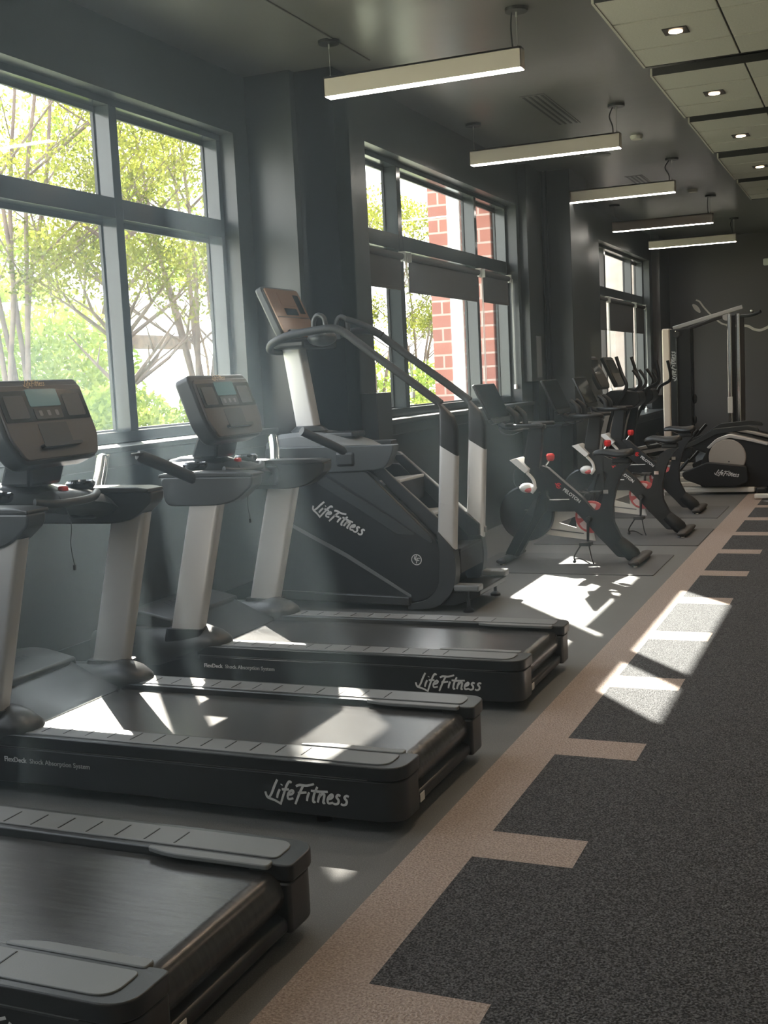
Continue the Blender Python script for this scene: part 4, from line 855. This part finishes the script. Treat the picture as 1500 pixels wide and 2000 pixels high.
M = MB(); cslab(M, rnd([(-.23, .16), (.23, .16), (.23, CL-.05), (-.23, CL-.05)], .01, 4), -.001, .002); M.build('display_screen', 'darkscreen', cs_, EO, smooth=0)
for s in (-1, 1):
    yv = E0+.32+s*.30
    M = MB(); M.tube(spl([(-3.02, yv, .40), (-2.98, yv, .75), (-2.90, yv, 1.02), (-2.80, yv, 1.18), (-2.74, yv, 1.30), (-2.80, yv-s*.02, 1.45), (-2.86, yv-s*.03, 1.645)] if s < 0 else
        [(-3.02, yv, .40), (-2.94, yv, .75), (-2.82, yv, 1.02), (-2.66, yv, 1.12), (-2.60, yv, 1.24), (-2.475, yv-s*.02, 1.31), (-2.455, yv-s*.03, 1.40), (-2.49, yv-s*.03, 1.58)]), .021, 10); M.build('moving_arm', 'black', el, EO)
    M = MB(); M.tube(spl([(-2.80, E0+.32+s*.08, 1.20), (-2.66, E0+.32+s*.16, 1.24), (-2.60, E0+.32+s*.2, 1.34), (-2.68, E0+.32+s*.2, 1.48)]), .018, 10); M.build('fixed_handle', 'grip', el, EO)
dup(el, (-2.17, 15.6, 0), 'farther elliptical trainer, half hidden behind the nearer one')

# ================================================================ CABLE MACHINE
Y0 = 17.4; KO = (-2.4, Y0, 0)
cm = thing('cable_machine', 'tall cable pulley machine with pale post, black weight tower and chrome columns', 'weight machine', KO)
def kb(name, x0, x1, y0, y1, z0, z1, mt, par=None, bev=.008): M = MB(); M.box(x0, x1, Y0+y0, Y0+y1, z0, z1); return M.build(name, mt, par or cm, KO, smooth=0, bevel=bev)
kb('side_post', -2.862, -2.752, -.15, .15, 0, 2.04, 'lamp_body', bev=.02)
tw = kb('weight_tower', -2.745, -2.46, -.14, .16, 0, 2.025, 'black_matte')
kb('guide_rail', -2.665, -2.645, -.150, -.142, .35, 1.9, 'blackgloss', tw)
M = MB(); M.cyl((-2.655, Y0-.158, .30), (-2.655, Y0-.158, 1.86), .006, 6); M.build('tower_cable', 'chrome', tw, KO)
M = MB(); M.lathe([(0, 0), (.045, 0), (.05, .012), (.03, .02), (.05, .028), (.045, .04), (0, .04)], (-2.655, Y0-.19, 1.95), 'y'); M.build('tower_pulley', 'chrome', cm, KO)
script('tower_lettering', (-2.675, Y0-.142, 1.30), (0, 0, 1), (-1, 0, 0), .42, 'logo_dim', tw, KO, w=.12)
M = MB(); M.tube([(-2.72, Y0, 2.04), (-1.75, Y0, 2.285)], 1, sq=(.035, .030)); M.build('top_boom', 'silver', cm, KO, bevel=.01)
M = MB(); M.tube([(-2.52, Y0+.14, 2.03), (-2.02, Y0+.14, 2.18)], 1, sq=(.025, .022)); M.build('lower_boom', 'brown_panel', cm, KO, bevel=.01)
M = MB(); M.lathe([(0, 0), (.05, 0), (.055, .012), (.035, .02), (.055, .028), (.05, .04), (0, .04)], (-1.975, Y0-.03, 2.16), 'y'); M.build('boom_pulley', 'silver', cm, KO)
for x0 in (-1.965, -1.845): kb('chrome_column', x0, x0+.055, -.04, .04, 0, 2.2, 'chrome', bev=.012)
kb('column_core', -1.905, -1.855, -.02, .03, 0, 2.18, 'black')
kb('column_sleeve', -1.972, -1.903, -.05, .05, .80, 1.03, 'white')
kb('back_column', -1.80, -1.75, .10, .16, 0, 2.15, 'brown_panel')
kb('base_plate', -2.95, -1.6, -.25, .25, 0, .08, 'silver', bev=.02)
M = MB(); M.tube(spl([(-1.78, Y0, 2.16), (-1.68, Y0-.05, 2.155), (-1.58, Y0-.1, 2.17), (-1.50, Y0-.14, 2.20)]), .022, 8); M.build('pull_bar', 'black', cm, KO)
M = MB(); M.ell((-1.62, Y0-.10, 2.215), (.025, .02, .025)); M.build('bar_clip', 'chrome', cm, KO)
M = MB(); M.cyl((-2.44, Y0-.05, 1.05), (-2.44, Y0-.05, 1.55), .009, 8); M.ell((-2.43, Y0-.05, 1.02), (.035, .03, .07)); M.ell((-2.43, Y0-.05, .72), (.03, .025, .06)); M.cyl((-2.44, Y0-.05, .45), (-2.44, Y0-.05, 1.0), .005, 6); M.build('hanging_strap', 'black', cm, KO)

# machine foot at the right edge
t = thing('weight_bench', 'low white base bar with black foot at the right edge of the turf', 'bench', (-.7, 13.35, 0))
M = MB(); M.box(-.55, .55, -.03, .03, .02, .07); M.build('base_bar', 'whitemetal', t, smooth=0, bevel=.01)
M = MB(); M.box(-.40, .60, -.05, .05, .075, .13); M.build('end_cap', 'black', t, smooth=0, bevel=.015)
for x in (-.2, .45): M = MB(); M.box(x-.03, x+.03, -.03, .03, .12, .42); M.build('bench_leg', 'black', t, smooth=0, bevel=.01)
M = MB(); M.box(-.28, .9, -.14, .14, .42, .49); M.build('bench_pad', 'black', t, smooth=0, bevel=.02)

# mural and emergency light on the far wall
Mu = MB()
def stroke(pts, w):
    p = spl([(x, z) for x, z in pts], 6); n = len(p); L = []; Rr = []
    for i in range(n):
        d = (p[min(i+1, n-1)]-p[max(i-1, 0)]).normalized(); q = Vector((-d.y, d.x)); ww = w(i/(n-1)) if callable(w) else w; L.append(p[i]+q*ww); Rr.append(p[i]-q*ww)
    Mu.add([(v.x, YF-.003, v.y) for v in L]+[(v.x, YF-.003, v.y) for v in Rr], [(i, i+1, n+i+1, n+i) for i in range(n-1)])
stroke([(-2.93, 2.63), (-2.87, 2.60), (-2.80, 2.50), (-2.70, 2.38), (-2.60, 2.28), (-2.50, 2.20), (-2.42, 2.17)], .014)
stroke([(-2.42, 2.17), (-2.3, 2.145), (-2.08, 2.13), (-1.97, 2.07), (-1.87, 2.045), (-1.78, 2.07), (-1.70, 2.11), (-1.5, 2.2), (-1.2, 2.3), (-.8, 2.25)], .022)
stroke([(-2.99, 2.56), (-2.95, 2.52), (-2.90, 2.46), (-2.86, 2.41)], lambda u: .008+.03*math.sin(PI*u))
stroke([(-1.2, 2.3), (-1.0, 2.5), (-.9, 2.7)], .018)
tag(Mu.build('wall_mural', 'mural', smooth=0), 'pale painted branch mural on the dark far wall', 'mural')
M = MB(); M.box(-.10, .10, -.05, 0, -.06, .06); o = M.build('emergency_light', 'exitw', smooth=0, bevel=.025, seg=3); o.location = (-1.70, YF, 3.19); tag(o, 'small pale emergency light high on the far wall', 'wall light')

# ================================================================ HAZE added for the veil of lens glare on the window side
hz = bpy.data.materials.new('glare_haze'); hz.use_nodes = True; MATS['haze'] = hz
n = hz.node_tree.nodes; l = hz.node_tree.links; n.remove(n['Principled BSDF']); vs_ = n.new('ShaderNodeVolumeScatter')
vs_.inputs['Anisotropy'].default_value = .45; vs_.inputs['Color'].default_value = (.72, .90, 1, 1)
tc_ = n.new('ShaderNodeTexCoord'); sp_ = n.new('ShaderNodeSeparateXYZ'); l.new(tc_.outputs['Object'], sp_.inputs[0])
m1 = n.new('ShaderNodeMapRange'); m1.inputs[1].default_value = 4.5; m1.inputs[2].default_value = 8.0; m1.inputs[3].default_value = .040; m1.inputs[4].default_value = .0015
l.new(sp_.outputs['Y'], m1.inputs[0])
m2 = n.new('ShaderNodeMapRange'); m2.inputs[1].default_value = -3.0; m2.inputs[2].default_value = -.4; m2.inputs[3].default_value = 1; m2.inputs[4].default_value = .05
l.new(sp_.outputs['X'], m2.inputs[0]); mm = n.new('ShaderNodeMath'); mm.operation = 'MULTIPLY'
l.new(m1.outputs[0], mm.inputs[0]); l.new(m2.outputs[0], mm.inputs[1]); l.new(mm.outputs[0], vs_.inputs['Density'])
l.new(vs_.outputs[0], n['Material Output'].inputs['Volume'])
M = MB(); M.box(XA-.24, 4.7, -3.1, YF+.1, -.05, H+.05); o = M.build('glare_haze', 'haze', smooth=0); tag(o, 'faint added haze standing in for lens glare on the window side', 'haze', kind='stuff')
